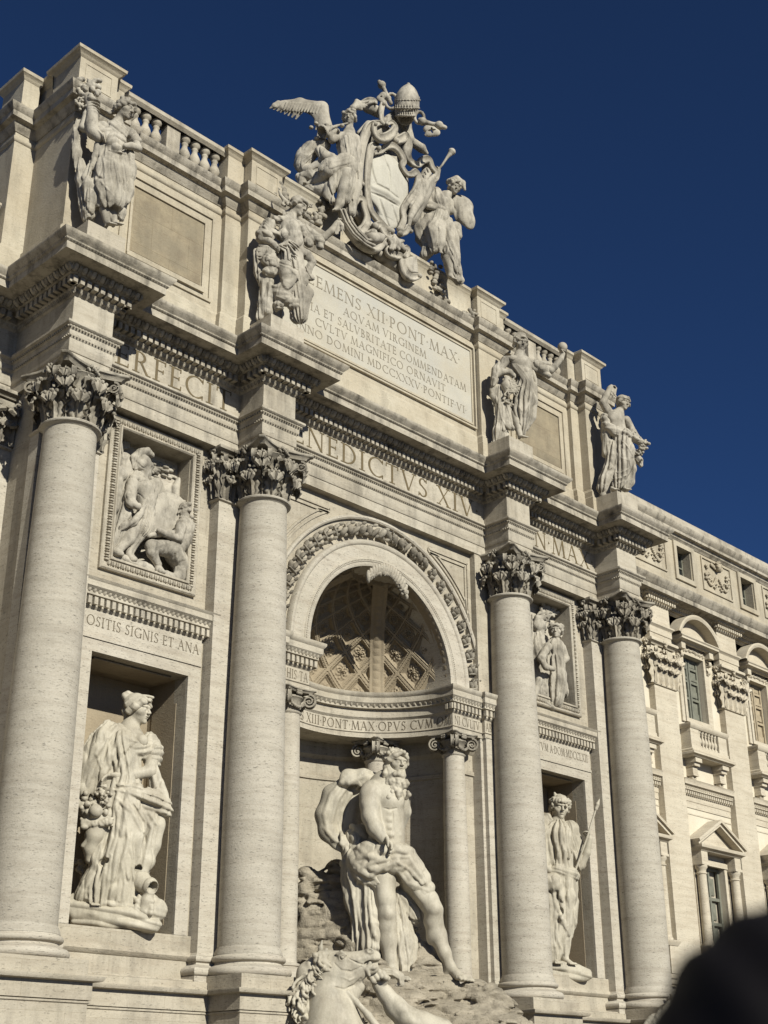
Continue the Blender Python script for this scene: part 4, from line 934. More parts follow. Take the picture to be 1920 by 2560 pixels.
class Figure:
    """a carved figure traced on a survey sheet; x, y, depth and radius all in sheet pixels"""
    def __init__(s, sheet, A, h, root, mats=None, wall=False):
        s.o = sheet; s.A = np.array(A, float); s.h = h; s.root = root; s.G = {}
        dist = (s.A-np.array(CAMP))@_fw; s.u = sheet[2]*dist/FPX; s.mats = mats or {}; s.sc = 1.0; s.wall = wall; s.rs = 1.0
    def g(s, k, h=None):
        if k not in s.G:
            s.G[k] = Sculpt(h or s.h)
            if k == 'drapery': s.G[k].post = (.036*s.sc, 6.2/s.sc, (1,1,.38))
        return s.G[k]
    def p(s, x, y, d=0):
        if s.wall: return at(s.o[0]+x*s.o[2], s.o[1]+y*s.o[2], y=s.A[1]-d*s.u)
        return at(s.o[0]+x*s.o[2], s.o[1]+y*s.o[2], d=d*s.u, A=s.A)
    def c(s, grp, pts, k=30, fold=None, flat=None, sub=False, ki=None):
        if fold: fold = (fold[0], fold[1]*s.u*(2.1 if fold[0] == 'a' else 1.5))+tuple(fold[2:]); k = k*.5
        if fold and fold[0] == 'r': fold = fold[:3]+(s.p(*fold[3]),)+fold[4:]
        if flat: flat = (cdir(*flat[0]), flat[1])
        s.g(grp).chain([s.p(*q[:3]) for q in pts], [q[3]*s.u*s.rs for q in pts], k*s.u, fold, flat, sub, None if ki is None else ki*s.u)
    def e(s, grp, x, y, d, rx, ry, rd, k=20, rot=0, fold=None, sub=False):
        """ellipsoid with radii across, up and in depth, turned by rot degrees in the view"""
        R0, NH = (np.array([1.35,0,0]), np.array([0,1.,0])) if s.wall else (_r0, _nh)
        a = radians(rot); X = R0*cos(a)+np.array([0,0,1])*sin(a); Zv = -R0*sin(a)+np.array([0,0,1])*cos(a)
        if fold: fold = (fold[0], fold[1]*s.u)+tuple(fold[2:])
        s.g(grp).ell(s.p(x,y,d), [X*rx*s.u, -NH*rd*s.u, Zv*ry*s.u], k*s.u, fold, sub)
    def roll(s, grp, pts, r, up=True, n=4):
        q = []
        for (x0,y0),(x1,y1) in zip(pts[:-1], pts[1:]):
            for i in range(n): q.append((x0+(x1-x0)*i/n, y0+(y1-y0)*i/n))
        q.append(pts[-1]); s.g(grp).rolls.append(([s.p(x,y) for x,y in q], r*s.u, up))
    def head(s, x, y, d, size, fwd, neck=None, nr=None, up=(0,0,1), hair=True, female=True, hh=None):
        S = s.g('body'); H = s.g('hair'); c0 = s.p(x,y,d); f = cdir(*fwd); z = cdir(*up); rt = np.cross(f, z); rt /= np.linalg.norm(rt); z = np.cross(rt, f); q = size*s.u
        L = lambda a, b, c: c0+(rt*a+f*b+z*c)*q
        def E(gr, a, b, c, ra, rb, rc, k=.05, sub=False, fold=None): gr.ell(L(a,b,c), [rt*ra*q, f*rb*q, z*rc*q], k*q, fold, sub)
        E(S, 0,-.06,.10, .35,.41,.38); E(S, 0,.10,-.10, .28,.29,.40, .08); E(S, 0,.14,-.27, .22,.23,.19, .08)
        S.chain([L(-.17,.33,.09), L(0,.37,.10), L(.17,.33,.09)], [.05*q,.06*q,.05*q], .05*q)
        for sg in (-1, 1):
            E(S, sg*.14,.44,.00, .09,.12,.065, .04, True); E(S, sg*.14,.315,.0, .075,.07,.055, .02); E(S, sg*.20,.22,-.12, .13,.14,.12, .08)
            S.chain([L(sg*.24,.30,.10), L(sg*.14,.37,.115), L(sg*.05,.37,.085)], [.028*q,.034*q,.028*q], .03*q); E(S, sg*.35,-.02,-.04, .04,.09,.12, .03)
            E(S, sg*.045,.43,-.115, .04,.045,.035, .03)
        S.chain([L(0,.36,.08), L(0,.47,-.09)], [.032*q,.052*q], .035*q)
        E(S, 0,.385,-.215, .10,.05,.025, .02); E(S, 0,.375,-.275, .085,.05,.028, .02); E(S, 0,.42,-.245, .10,.05,.010, .015, True); E(S, 0,.31,-.40, .10,.09,.085, .06)
        if neck is not None: S.chain([L(0,-.08,-.22), s.p(*neck)], [.20*q, (nr or .23*size)*s.u], .10*q)
        if hair:
            E(H, 0,-.09,.17, .41,.44,.39, .05, False, ('d', .045*q, 15/q, rt*.8+z*.3, 1.4))
            E(H, 0,.36,-.12, .30,.30,.44, .04, True)
            for sg in (-1, 1):
                H.chain([L(sg*.05,.36,.34), L(sg*.24,.26,.22), L(sg*.36,.06,.02), L(sg*.34,-.16,-.14)], [.07*q,.10*q,.12*q,.12*q], .06*q, ('d', .04*q, 13/q, z*.8+f*.5, .8))
        return L, q
    def curls(s, grp, L, q, n, region, r=(.06,.11), seed=1):
        rn = random.Random(seed)
        for i in range(n):
            a = [rn.uniform(*region[j]) for j in range(3)]; v_ = np.array([a[0]/.38, (a[1]+.06)/.42, (a[2]-.1)/.40]); v_ = v_/max(.3, np.linalg.norm(v_))*rn.uniform(.98,1.12); a = [v_[0]*.38, v_[1]*.42-.06, v_[2]*.40+.1]; b = [a[j]+rn.uniform(-.12,.12) for j in range(3)]; R_ = rn.uniform(*r)*q
            s.g(grp).chain([L(*a), L(*[(a[j]+b[j])/2+rn.uniform(-.06,.06) for j in range(3)]), L(*b)], [R_*.7,R_,R_*.6], .02*q)
    def hand(s, grp, w, dirv, nrm, size, curl=.5, thumb=1, spread=.12):
        """wrist point (sheet), pointing direction, palm normal; five bent fingers of unequal length"""
        S = s.g(grp); p0 = s.p(*w); d = cdir(*dirv); n = cdir(*nrm); n = n-d*(n@d); n /= np.linalg.norm(n); t = np.cross(d, n); q = size*s.u
        S.chain([p0, p0+d*.20*q+t*.09*q, p0+d*.42*q+t*.10*q], [.15*q,.14*q,.10*q], .06*q, flat=(n, 1.5)); S.chain([p0, p0+d*.22*q-t*.08*q, p0+d*.40*q-t*.12*q], [.15*q,.13*q,.10*q], .06*q, flat=(n, 1.5))
        for i, (o, ln) in enumerate(((.17,.42),(.06,.48),(-.06,.45),(-.17,.35))):
            b = p0+d*.46*q+t*o*q; a = curl*.55; pts = [b-d*.08*q, b]; dv = d+t*spread*(o/.17)*.6
            for L_ in (.45,.32,.23):
                a += curl*.75; pts.append(pts[-1]+(dv*cos(a)+n*sin(a))*ln*L_*q)
            S.chain(pts, [.085*q,.078*q,.070*q,.062*q,.05*q], .02*q)
        b = p0+d*.12*q+t*thumb*.13*q; S.chain([b, b+(d*.5+t*thumb*.75+n*.4)*.20*q, b+(d*1.0+t*thumb*.75+n*.9)*.30*q, b+(d*1.5+t*thumb*.5+n*1.2)*.30*q], [.10*q,.09*q,.075*q,.06*q], .03*q)
    def foot(s, grp, ank, dirv, size):
        S = s.g(grp); p0 = s.p(*ank); d = cdir(*dirv); t = np.cross(d, [0,0,1.]); q = size*s.u; Z = np.array([0,0,1.])
        b = p0-Z*.22*q
        S.chain([p0, b-d*.10*q], [.16*q,.15*q], .08*q); S.chain([p0, b+d*.30*q, b+d*.52*q-Z*.06*q], [.16*q,.14*q,.11*q], .1*q)
        for i in range(5):
            o = (i-2)*.095; L_ = .26-.02*i-.012*i*i*.3; st = b+d*(.50-.025*i)*q+t*o*q-Z*.07*q; S.chain([st, st+d*L_*.55*q+Z*.02*q, st+d*L_*q-Z*.03*q], [.075*q,.058*q,.055*q], .025*q)
    def build(s):
        out = {}
        for k, sc in s.G.items(): out[k] = sc.mesh(k, s.mats.get(k, s.mats.get('*', 'marbleg')), s.root)
        return out

def spline(pts, n=6):
    P = np.array(pts, float); P = np.vstack([2*P[0]-P[1], P, 2*P[-1]-P[-2]]); out = []
    for i in range(1, len(P)-2):
        a, b, c, d = P[i-1:i+3]
        for q in range(n):
            t = q/n; out.append(.5*(2*b+(c-a)*t+(2*a-5*b+4*c-d)*t*t+(3*b-a-3*c+d)*t**3))
    return np.array(out+[P[-2]])
RIB = [(-.55,-1.1),(-1,-.7),(-1.05,.0),(-.9,.5),(-.68,.55),(-.5,.15),(-.2,.02),(.2,.1),(.5,.35),(.75,.62),(.98,.4),(1.05,-.1),(1,-.7),(.55,-1.1)]
def ribbon(mb, F, pts, n=7, sc=1.0, flip=1, prof=RIB):
    """moulded scroll band along a traced line, facing the square"""
    Q = spline(pts, n); P = np.array([F.p(x,y,d) for x, y, d, r in Q]); R = Q[:,3]*F.u*sc; rows = []
    for i in range(len(P)):
        t = P[min(i+1,len(P)-1)]-P[max(i-1,0)]; t[1] = 0; t = t/(np.linalg.norm(t)+1e-9); side = np.array([-t[2],0,t[0]])*flip
        rows.append([P[i]+side*a*R[i]*1.15+np.array([0,-1.,0])*b*R[i] for a, b in prof])
    mb.grid(rows, cv=True); mb.ngon(rows[0][::-1]); mb.ngon(rows[-1])
    for k in (0, -1):
        V = F.u*Q[k,3]*sc*1.15; ell(mb, P[k]+np.array([0,-.2*V,0]), (V,0,0), (0,V*1.1,0), (0,0,V), 1)
# ================================================================ ATTIC STATUES
def plinth(root, c, y0=-.22, y1=.62, hw=.5, z0=2.262, z1=3.2):
    m = MB(); m.sweep([(.0,z0),(.0,z1)], [(c-hw,y0),(c+hw,y0),(c+hw,y1),(c-hw,y1)], closed=True, top=True)
    m.build('plinth', 'trim', root, None)
# ---- statue with raised cornucopia
ST = thing('marble_statue', 'statue lifting a horn of fruit above her shoulder at the attic corner', 'statue', (CX[0], .1, 2.262), 'allegorical statues on the attic')
plinth(ST, CX[0])
F = Figure((150,180,220/1159), (CX[0], .05, 3.2), .015, ST, {'*':'marbleg'})
B_ = 'body'; D = 'drapery'
L, q = F.head(858, 505, 20, 310, (.85,.35,-.28), neck=(740,720,0), up=(.35,0,1))
F.curls('hair', L, q, 40, ((-.42,.42),(-.35,.34),(.18,.55)), (.05,.09), 1); F.curls('hair', L, q, 14, ((-.3,.3),(-.62,-.3),(-.25,.2)), (.06,.10), 2)
F.c('hair', [(720,520,0,40),(660,545,0,25),(620,520,0,16)], 10)
F.c(B_, [(740,700,0,78),(735,800,10,150),(715,960,15,125),(700,1090,10,150)], 60, flat=((0,1,0),1.15))
F.c(B_, [(560,735,70,70),(400,770,110,58),(300,735,110,54),(345,560,90,44),(385,450,70,36)], 25); F.hand(B_, (385,455,70), (.35,.1,.9), (.7,.4,-.2), 120, .5)
F.c(B_, [(880,800,-60,70),(985,900,-40,62),(1030,1005,0,52),(940,975,60,50),(860,975,110,40)], 22); F.hand(B_, (865,975,112), (-.9,.1,-.35), (-.3,.5,-.8), 125, .55, -1)
F.c(B_, [(590,1640,60,85),(585,1800,62,68),(620,1970,60,48)], 30); F.foot(B_, (625,1985,62), (.8,.6,-.05), 190)
F.c(B_, [(700,1700,-20,80),(690,1900,-30,62),(715,1985,-40,45)], 30); F.foot(B_, (715,1985,-30), (.8,.5,0), 180)
# bodice and sleeves
F.c(D, [(690,720,20,95),(730,800,20,160),(720,930,20,150),(710,1030,20,150)], 60, ('r',16,17,(900,620,60)), ((0,1,0),1.15))
F.c(D, [(560,740,60,88),(480,770,90,80),(620,850,90,95),(700,960,110,90),(745,1010,120,60)], 40, ('r',14,17,(500,600,60)))
F.c(D, [(860,790,-50,85),(950,850,-40,85),(990,900,-30,75)], 40, ('r',13,19,(800,700,60)))
# mantle: smooth apron over the legs with a rolled edge
F.c(D, [(640,1060,50,130),(650,1300,60,190),(650,1500,70,205),(660,1690,70,185)], 60, ('a',13,9,.5), ((0,1,0),1.3))
F.c(D, [(830,1110,-20,80),(880,1350,-30,85),(880,1560,-20,80),(850,1690,0,60)], 50, ('a',15,7,.3))
F.c(D, [(900,1080,-30,65),(950,1240,-40,60),(960,1380,-40,40),(935,1500,-40,18)], 25, ('a',10,6,0))
F.c(D, [(500,960,90,40),(480,1120,95,44),(400,1260,100,40),(340,1400,90,55),(380,1500,95,85),(370,1560,90,50)], 25, ('a',7,5,1))
F.c(D, [(600,1000,110,38),(500,1040,100,45),(430,1180,90,45)], 20)
F.c(D, [(620,1030,105,24),(720,1060,115,22),(800,1070,100,22)], 12)
F.c(D, [(400,1560,70,90),(430,1700,60,100),(400,1830,50,80),(360,1930,40,40)], 50, ('a',16,7,.5))
F.c(D, [(560,1660,-40,120),(720,1760,-50,110),(780,1860,-60,80),(810,1940,-60,30)], 45, ('a',15,8,.6))
F.c(D, [(500,1660,90,55),(640,1720,80,45),(760,1740,40,50)], 20)
# long cloth hanging from the raised arm
F.c(D, [(245,640,90,14),(215,800,80,45),(205,960,70,55),(240,1130,60,65),(280,1300,50,75),(270,1450,40,70)], 30, ('a',14,6,1), ((.8,.6,0),1.5))
F.c(D, [(300,1400,0,90),(330,1600,-10,100),(350,1750,-20,100),(370,1900,-10,80)], 50, ('a',18,8,.6))
F.c(D, [(860,1150,-110,60),(860,1500,-120,70),(800,1800,-120,60)], 40, ('a',12,6,.5))
F.e(D, 640,1840,75, 190,120,75, 15, sub=True); F.e(D, 395,1950,60, 60,45,50, 10, sub=True); F.e(D, 520,1410,130, 60,60,45, 10, rot=-20, sub=True)
for pl, r in (([(560,1100),(600,1300),(560,1480)],14),([(700,1080),(740,1300),(800,1650)],13),([(540,1440),(640,1560),(760,1690)],14),([(470,1480),(560,1650)],14),([(820,1120),(850,1400),(870,1640)],15)): F.roll(D, pl, r)
for pl, r in (([(430,1250),(480,1380),(560,1400),(580,1360)],22),([(790,1090),(810,1300),(840,1560)],14),([(640,1040),(760,1075),(860,1090)],18)): F.roll(D, pl, r, False)
# horn of plenty
co = 'cornucopia'
F.c(co, [(600,880,110,50),(520,865,140,75),(440,800,150,92),(415,690,140,90),(430,570,110,80),(410,440,90,70),(380,340,80,78)], 15, ('a',0,1,0))
for i in range(17):
    t = i/16; a = pi*1.0*t
    x = 590-190*sin(min(1,t*1.4)*pi/2)+30*t; y = 880-470*t**1.3; F.e(co, x+20*t, y, 150-60*t, 92, 13, 88, 8, rot=-75+85*t)
rn = random.Random(3)
for i in range(34):
    F.e(co, 335+rn.gauss(0,85), 240+rn.gauss(0,65), 85+rn.uniform(-50,80), rn.uniform(28,52), rn.uniform(26,48), 42, 6)
for i in range(10): F.c(co, [(390+rn.uniform(-60,70),200,110,20),(400+rn.uniform(-80,110),130+rn.uniform(-40,60),110,26),(410+rn.uniform(-90,130),110+rn.uniform(-30,90),110,6)], 6)
for i in range(26): F.e(co, 265+rn.gauss(0,32), 395+rn.gauss(0,48), 100+rn.uniform(-20,30), 22, 22, 22, 4)
F.build()
# ---- statue with the wheat sheaf
ST = thing('marble_statue', 'statue holding a sheaf of wheat with one arm stretched out, beside the coat of arms', 'statue', (CX[1], .1, 2.262), 'allegorical statues on the attic')
plinth(ST, CX[1], -.22, .55, .55)
F = Figure((620,470,240/1475), (CX[1], .05, 3.2), .015, ST)
L, q = F.head(770, 290, 0, 330, (.85,.35,-.40), neck=(640,500,20), nr=85, up=(.3,0,1))
F.curls('hair', L, q, 22, ((-.4,.4),(-.75,-.3),(-.2,.35)), (.05,.10), 4)
for i in range(9): F.c('hair', [(650-i*8,330+12*i,-20+15*(i%3),22),(600-i*6,360+6*i,-10,20),(540,400+(i-4)*10,0,10)], 6)
F.c('hair', [(640,250,0,40),(560,190,10,34),(500,110,10,26),(470,40,10,12)], 14); F.c('hair', [(560,190,10,30),(530,250,10,24),(570,280,0,20)], 10)
for i in range(12): F.e('hair', 930+18*(i%4), 250+22*(i//4), -20+10*(i%3), 14, 14, 14, 4)
F.c(B_, [(630,500,20,100),(640,640,20,160),(680,830,10,150),(640,1050,10,165)], 60, flat=((0,1,0),1.15))
F.c(B_, [(320,580,140,80),(205,780,170,70),(310,810,200,60),(400,870,210,52),(440,920,215,45)], 22); F.hand(B_, (435,905,215), (.7,.3,-.6), (.3,.3,-.9), 150, .85)
F.c(B_, [(830,620,-110,80),(1060,770,-120,70),(1160,760,-100,62),(1290,660,-70,58),(1370,540,-50,48)], 25); F.hand(B_, (1370,545,-50), (.25,.3,.9), (.7,-.3,.4), 150, .7)
F.c(B_, [(560,1250,110,120),(630,1370,150,118),(540,1600,120,92),(450,1830,100,55)], 30); F.foot(B_, (445,1840,105), (.55,.8,-.1), 190)
F.c(D, [(420,480,90,50),(600,500,50,70),(760,560,0,60),(830,640,-50,70)], 30, ('r',12,20,(700,380,60)))
F.c(D, [(590,640,60,110),(700,660,30,100)], 40, ('d',9,14,(.7,-.7,.3))); F.c(D, [(560,740,60,120),(720,760,30,120),(740,920,20,120)], 40, ('r',13,16,(500,600,80)))
F.c(D, [(320,560,140,100),(230,740,165,110),(290,740,180,100),(420,700,140,60)], 40, ('r',16,17,(420,480,150)))
F.c(D, [(830,630,-100,100),(960,740,-110,110),(1090,800,-110,90),(1110,920,-100,40)], 40, ('r',16,17,(1100,560,-60))); F.c(D, [(870,750,-60,70),(940,860,-60,60)], 25, ('d',9,15,(.3,.2,.9)))
F.c(D, [(640,1060,30,190),(660,1240,40,190),(740,1440,0,160),(800,1700,-20,140),(780,1960,-30,120)], 60, ('a',18,13,.5), ((0,1,0),1.25))
F.c(D, [(560,1230,120,130),(640,1370,160,128),(560,1560,135,118),(470,1780,110,80)], 40, ('r',7,11,(620,1000,160)))
F.c(D, [(430,1560,130,70),(560,1700,120,110),(700,1780,60,90)], 40, ('r',15,19,(560,1350,140)))
F.c(D, [(350,1000,190,70),(330,1120,180,120),(380,1220,170,110),(300,1320,160,90)], 35, ('r',18,15,(450,950,190)))
F.c(D, [(170,1000,100,70),(190,1300,90,80),(290,1500,80,90),(260,1760,80,90),(180,2000,70,60)], 40, ('a',18,8,.5))
F.c(D, [(330,1450,90,70),(320,1700,90,90),(280,1900,80,90)], 40, ('a',14,6,.5))
F.c(D, [(760,960,30,70),(900,1020,0,60),(990,1140,-20,40),(930,1230,-20,44),(900,1360,-20,52),(980,1380,-30,34)], 30, ('a',13,7,.6))
F.c(D, [(720,1130,90,45),(820,1280,60,55),(860,1450,40,60),(790,1500,50,50)], 30, ('a',12,6,.4)); F.c(D, [(850,1500,-40,60),(930,1620,-60,70),(860,1790,-60,60),(790,1950,-50,50)], 40, ('a',15,7,.5))
F.e(D, 600,1940,100, 150,70,90, 12, sub=True)
for pl, r in (([(500,1180),(640,1240),(740,1340),(800,1500)],18),([(700,1560),(690,1760),(720,1980)],14),([(640,1750),(640,1900)],12),([(430,1660),(560,1710),(700,1640)],14),([(430,1740),(560,1800)],12)): F.roll(D, pl, r)
F.roll(D, [(480,1150),(640,1190),(760,1260)], 20, False)
w_ = 'wheat_sheaf'; rn = random.Random(9)
for i in range(34):
    a = rn.uniform(-.9,.55); ln = rn.uniform(190,300); x0, y0 = 480+rn.uniform(-20,20), 900+rn.uniform(-40,40)
    x1, y1 = x0+ln*.62*cos(a), y0-ln*.62*sin(a)-30; x2, y2 = x0+ln*1.05*cos(a-.35), y0-ln*1.0*sin(a-.35)
    dd = 190+rn.uniform(-50,40); F.c(w_, [(x0,y0,dd,10),(x1,y1,dd+20,12),(x2,y2,dd,16),(x2+26,y2+22,dd-8,6)], 5)
for i in range(16):
    y = 890+13*i; F.c(w_, [(430,930+rn.uniform(-30,30),200,13),(290,y+rn.uniform(-15,15),200,14),(150+rn.uniform(-15,20),y+rn.uniform(-10,25),180,12)], 5)
pl_ = 'plants'
for i in range(20):
    x = 1400+rn.uniform(-50,60); F.c(pl_, [(1390,470,-40,10),(x,520+rn.uniform(0,60),-30+rn.uniform(-25,25),16),(x+rn.uniform(-20,20),640+rn.uniform(-60,90),-30,6)], 5)
F.build()
# ---- statue lifting a cup
ST = thing('marble_statue', 'statue with crown of curls lifting a round cup, a bunch of flowers at her hip', 'statue', (CX[2], .1, 2.262), 'allegorical statues on the attic')
plinth(ST, CX[2], -.22, .6, .55)
F = Figure((1200,810,230/1590), (CX[2], .05, 3.2), .015, ST)
L, q = F.head(700, 335, 20, 300, (.35,.95,-.30), neck=(690,570,0), nr=80)
F.curls('hair', L, q, 26, ((-.5,.5),(-.3,.2),(-.35,.3)), (.05,.10), 4)
for i in range(15):
    a = i/14*pi; F.c('hair', [tuple((690-100*cos(a), 235-30*sin(a), 50, 16)), tuple((690-92*cos(a), 190-40*sin(a), 50, 13))], 6)
F.c(B_, [(690,570,0,110),(700,700,10,180),(760,890,10,145),(770,1080,0,170)], 60, flat=((0,1,0),1.15))
F.c(B_, [(430,650,90,80),(280,880,130,62),(400,830,140,58),(510,830,140,54),(580,890,135,44)], 22); F.hand(B_, (575,885,135), (.4,.2,-.9), (-.6,.5,-.3), 130, .6)
F.c(B_, [(960,690,-90,78),(1220,800,-110,66),(1290,740,-100,60),(1400,600,-80,48),(1435,520,-75,40)], 22); F.hand(B_, (1430,525,-70), (.15,.2,.97), (-.7,.3,.5), 130, .55)
F.c(B_, [(600,1560,70,85),(640,1700,75,72),(680,1880,80,46),(690,1930,80,44)], 30); F.foot(B_, (690,1925,80), (.75,.65,-.05), 190)
F.c(D, [(420,610,90,44),(560,600,90,60),(700,650,80,70),(800,720,60,60),(860,780,40,34)], 30, ('r',10,20,(640,480,100)))
F.c(D, [(640,760,40,110),(760,880,50,130),(790,1010,40,130)], 40, ('a',12,9,.3)); F.c(D, [(780,1080,40,150),(760,1300,50,175),(720,1520,50,165),(700,1720,20,130),(720,1880,0,60)], 50, ('a',17,12,.5), ((0,1,0),1.2))
F.c(D, [(900,1100,-30,90),(910,1350,-30,95),(870,1600,-30,90),(790,1800,-30,45)], 40, ('a',16,8,.4))
F.c(D, [(940,720,-80,90),(1080,700,-100,70),(1170,700,-100,50)], 30, ('r',12,18,(1150,560,-60))); F.c(D, [(980,760,-100,80),(1120,820,-110,90),(1180,880,-110,60)], 30, ('d',11,14,(.6,-.5,-.6))); F.c(D, [(900,820,-20,40),(960,980,-20,36),(970,1150,-30,40),(960,1330,-40,36)], 18)
F.c(D, [(420,620,100,60),(290,800,130,80),(250,960,130,70),(220,1130,120,50),(230,1240,110,45),(320,1360,100,40)], 35, ('a',14,6,.5), ((.6,.7,0),1.3))
F.c(D, [(350,1150,60,110),(370,1400,50,100),(380,1650,50,100),(330,1850,50,100),(270,2040,40,55)], 45, ('a',19,8,.5)); F.c(D, [(470,1350,90,70),(480,1600,80,70),(500,1760,80,70),(560,1800,80,40)], 30, ('a',14,6,.5)); F.c(D, [(420,1800,30,60),(440,2000,30,70)], 25, ('a',11,6,0))
F.e(D, 640,1880,110, 90,110,60, 12, sub=True)
for pl, r in (([(770,1080),(800,1250),(780,1420)],14),([(620,1330),(700,1480),(760,1560)],16),([(880,1100),(860,1300),(760,1560),(740,1800)],18),([(560,1320),(620,1560),(720,1760)],14),([(920,1250),(880,1500)],12),([(330,1420),(380,1650),(460,1780)],14)): F.roll(D, pl, r)
fl = 'flower_bunch'; F.c(fl, [(470,950,150,60),(450,1080,150,90),(470,1190,150,60)], 20)
for i in range(44): F.c(fl, [(550+rn.gauss(0,60),1090+rn.gauss(0,70),200+rn.uniform(-40,20),16),(550+rn.gauss(0,70),1090+rn.gauss(0,80),215,12)], 5)
for i in range(10): F.e(fl, 500+rn.gauss(0,45), 1290+rn.gauss(0,45), 170, 26, 22, 24, 5)
c_ = 'cup'; F.e(c_, 1425,400,-75, 88,92,88, 5); F.e(c_, 1430,480,-72, 66,16,66, 5); F.c(c_, [(1430,480,-72,30),(1430,520,-72,40)], 10)
F.build()
# ---- statue with arm bent over her wreathed head
ST = thing('marble_statue', 'statue with arm bent over her wreathed head, flowers gathered in her cloak', 'statue', (CX[3], .1, 2.262), 'allegorical statues on the attic')
plinth(ST, CX[3], -.22, .62, .56)
F = Figure((1470,940,170/1140), (CX[3], .05, 3.2), .015, ST)
L, q = F.head(585, 455, 10, 270, (.62,.75,-.28), neck=(510,650,10), nr=70, up=(.12,0,1))
F.curls('hair', L, q, 24, ((-.5,.2),(-.45,.1),(-.35,.3)), (.06,.10), 6)
for i in range(24):
    a = i/24*2*pi; c0 = L(.40*cos(a), .40*sin(a)-.02, .26); F.g('hair').ell(c0, [np.array([.03,0,.03]), np.array([0,.035,.01]), np.array([0,-.01,.045])], .01)
F.c(B_, [(500,650,10,100),(450,720,20,150),(480,860,20,135),(530,1000,10,140),(560,1150,0,150)], 60, flat=((0,1,0),1.15))
F.c(B_, [(330,580,60,78),(255,450,90,66),(300,330,100,56),(365,210,90,44),(390,180,90,40)], 25); F.hand(B_, (388,182,90), (.9,.2,.1), (.2,.1,-.9), 120, .6)
F.c(B_, [(640,740,-60,75),(760,950,-30,60),(880,1110,0,50)], 25); F.e(B_, 420,720,110, 70,62,55, 30); F.e(B_, 560,710,70, 60,58,50, 30)
F.foot(B_, (400,1880,70), (.6,.8,-.05), 170); F.c(B_, [(640,1700,0,70),(610,1850,20,46)], 25); F.foot(B_, (605,1880,25), (.6,.75,-.05), 170)
F.c(D, [(270,690,60,60),(320,840,100,70),(450,930,130,80),(620,960,110,80),(760,1040,60,70),(880,1110,40,60),(940,1150,20,50)], 40, ('d',15,15,(.25,-.2,.95,)))
F.c(D, [(640,740,0,50),(700,850,0,60),(760,960,20,60)], 25, ('d',10,16,(.6,-.4,.5)))
F.c(D, [(300,760,30,70),(310,1000,20,80),(330,1300,30,85)], 40, ('a',12,6,.3)); F.c(D, [(560,1080,40,150),(630,1260,70,160),(600,1480,70,150),(540,1680,50,140),(500,1850,30,110)], 50, ('a',16,12,.8,1.3), ((0,1,0),1.15))
F.c(D, [(420,1150,60,70),(420,1350,60,90),(370,1560,60,95),(290,1740,60,90),(240,1880,50,80)], 40, ('a',18,8,.6)); F.c(D, [(700,1350,-20,80),(720,1560,-20,80),(690,1780,-20,80),(640,1890,-10,50)], 40, ('a',15,7,.6)); F.c(D, [(260,1900,40,50),(240,2000,40,40),(300,2010,40,30)], 15)
F.c(D, [(780,1330,-10,70),(860,1420,-10,60),(890,1500,-10,26)], 25, ('a',10,6,.3))
F.e(D, 600,1920,50, 130,60,80, 12, sub=True)
for pl, r in (([(480,1180),(500,1360),(440,1560)],18),([(560,1080),(660,1180),(740,1320)],16),([(520,1240),(560,1380),(700,1420)],15),([(440,1620),(560,1620),(700,1540)],16),([(400,1720),(520,1720),(680,1640)],16),([(480,1800),(560,1780)],14),([(340,1560),(260,1760)],15)): F.roll(D, pl, r)
fl = 'flower_bunch'
for i in range(46): F.e(fl, 905+rn.gauss(0,45), 1210+rn.gauss(0,65), 60+rn.uniform(-30,50), rn.uniform(20,34), rn.uniform(18,30), 28, 5)
for i in range(12): F.c(fl, [(430+rn.uniform(-40,50),200,95,10),(430+rn.uniform(-50,40),270+rn.uniform(-20,40),95+rn.uniform(-20,20),14),(420+rn.uniform(-60,60),350+rn.uniform(-30,40),95,7)], 5)
F.build()
# ================================================================ THE COAT OF ARMS WITH ITS ANGELS
SE = (680,190,500/1659)
CA = thing('coat_of_arms', 'huge carved coat of arms with scrolled frame and striped oval shield at the roofline', 'coat of arms', (0, .6, 7.4))
F = Figure(SE, (0,.62,9), .02, CA, {'*':'marbleg','shield':'shield'}, wall=True); s_ = 'shield'
F.e(s_, 950,890,0, 185,320,50, 30, rot=-12); F.e(s_, 985,1120,-5, 105,200,40, 60, rot=-16)
for pl, r in (([(815,690),(835,800),(870,900)],15),([(925,650),(975,780),(990,960)],15),([(890,1000),(930,1130),(985,1290)],15),([(1000,1075),(1040,1200),(1065,1290)],15),([(820,965),(930,1010),(1050,1080)],12),([(850,885),(960,940),(1050,1010)],12)): F.roll(s_, pl, r, False)
F.roll(s_, [(835,925),(940,975),(1045,1045)], 26)
fr = 'frame'
def tube(pts, k=14):
    if k > 15: F.c('backing', [(x,y,d-35,r*.8) for x,y,d,r in pts], k*.6)
    else: FM = MB(); ribbon(FM, F, pts); FM.build('scroll', 'marbleg', CA, 60)
# shield border
tube([(880,600,60,20),(865,570,60,24),(825,590,60,28),(808,660,55,30),(795,780,50,26),(790,900,50,24),(800,1030,50,26),(830,1130,50,26),(900,1215,50,28),(960,1280,50,26)])
tube([(835,640,50,16),(905,625,50,18),(940,590,55,24),(1000,580,60,28),(1060,630,60,28),(1092,700,60,26),(1080,750,55,22),(1120,810,55,22),(1160,815,60,24),(1190,800,65,30),(1215,840,65,26),(1195,940,60,26),(1130,1030,55,24),(1085,1110,55,24),(1095,1190,55,22),(1060,1280,50,24)])
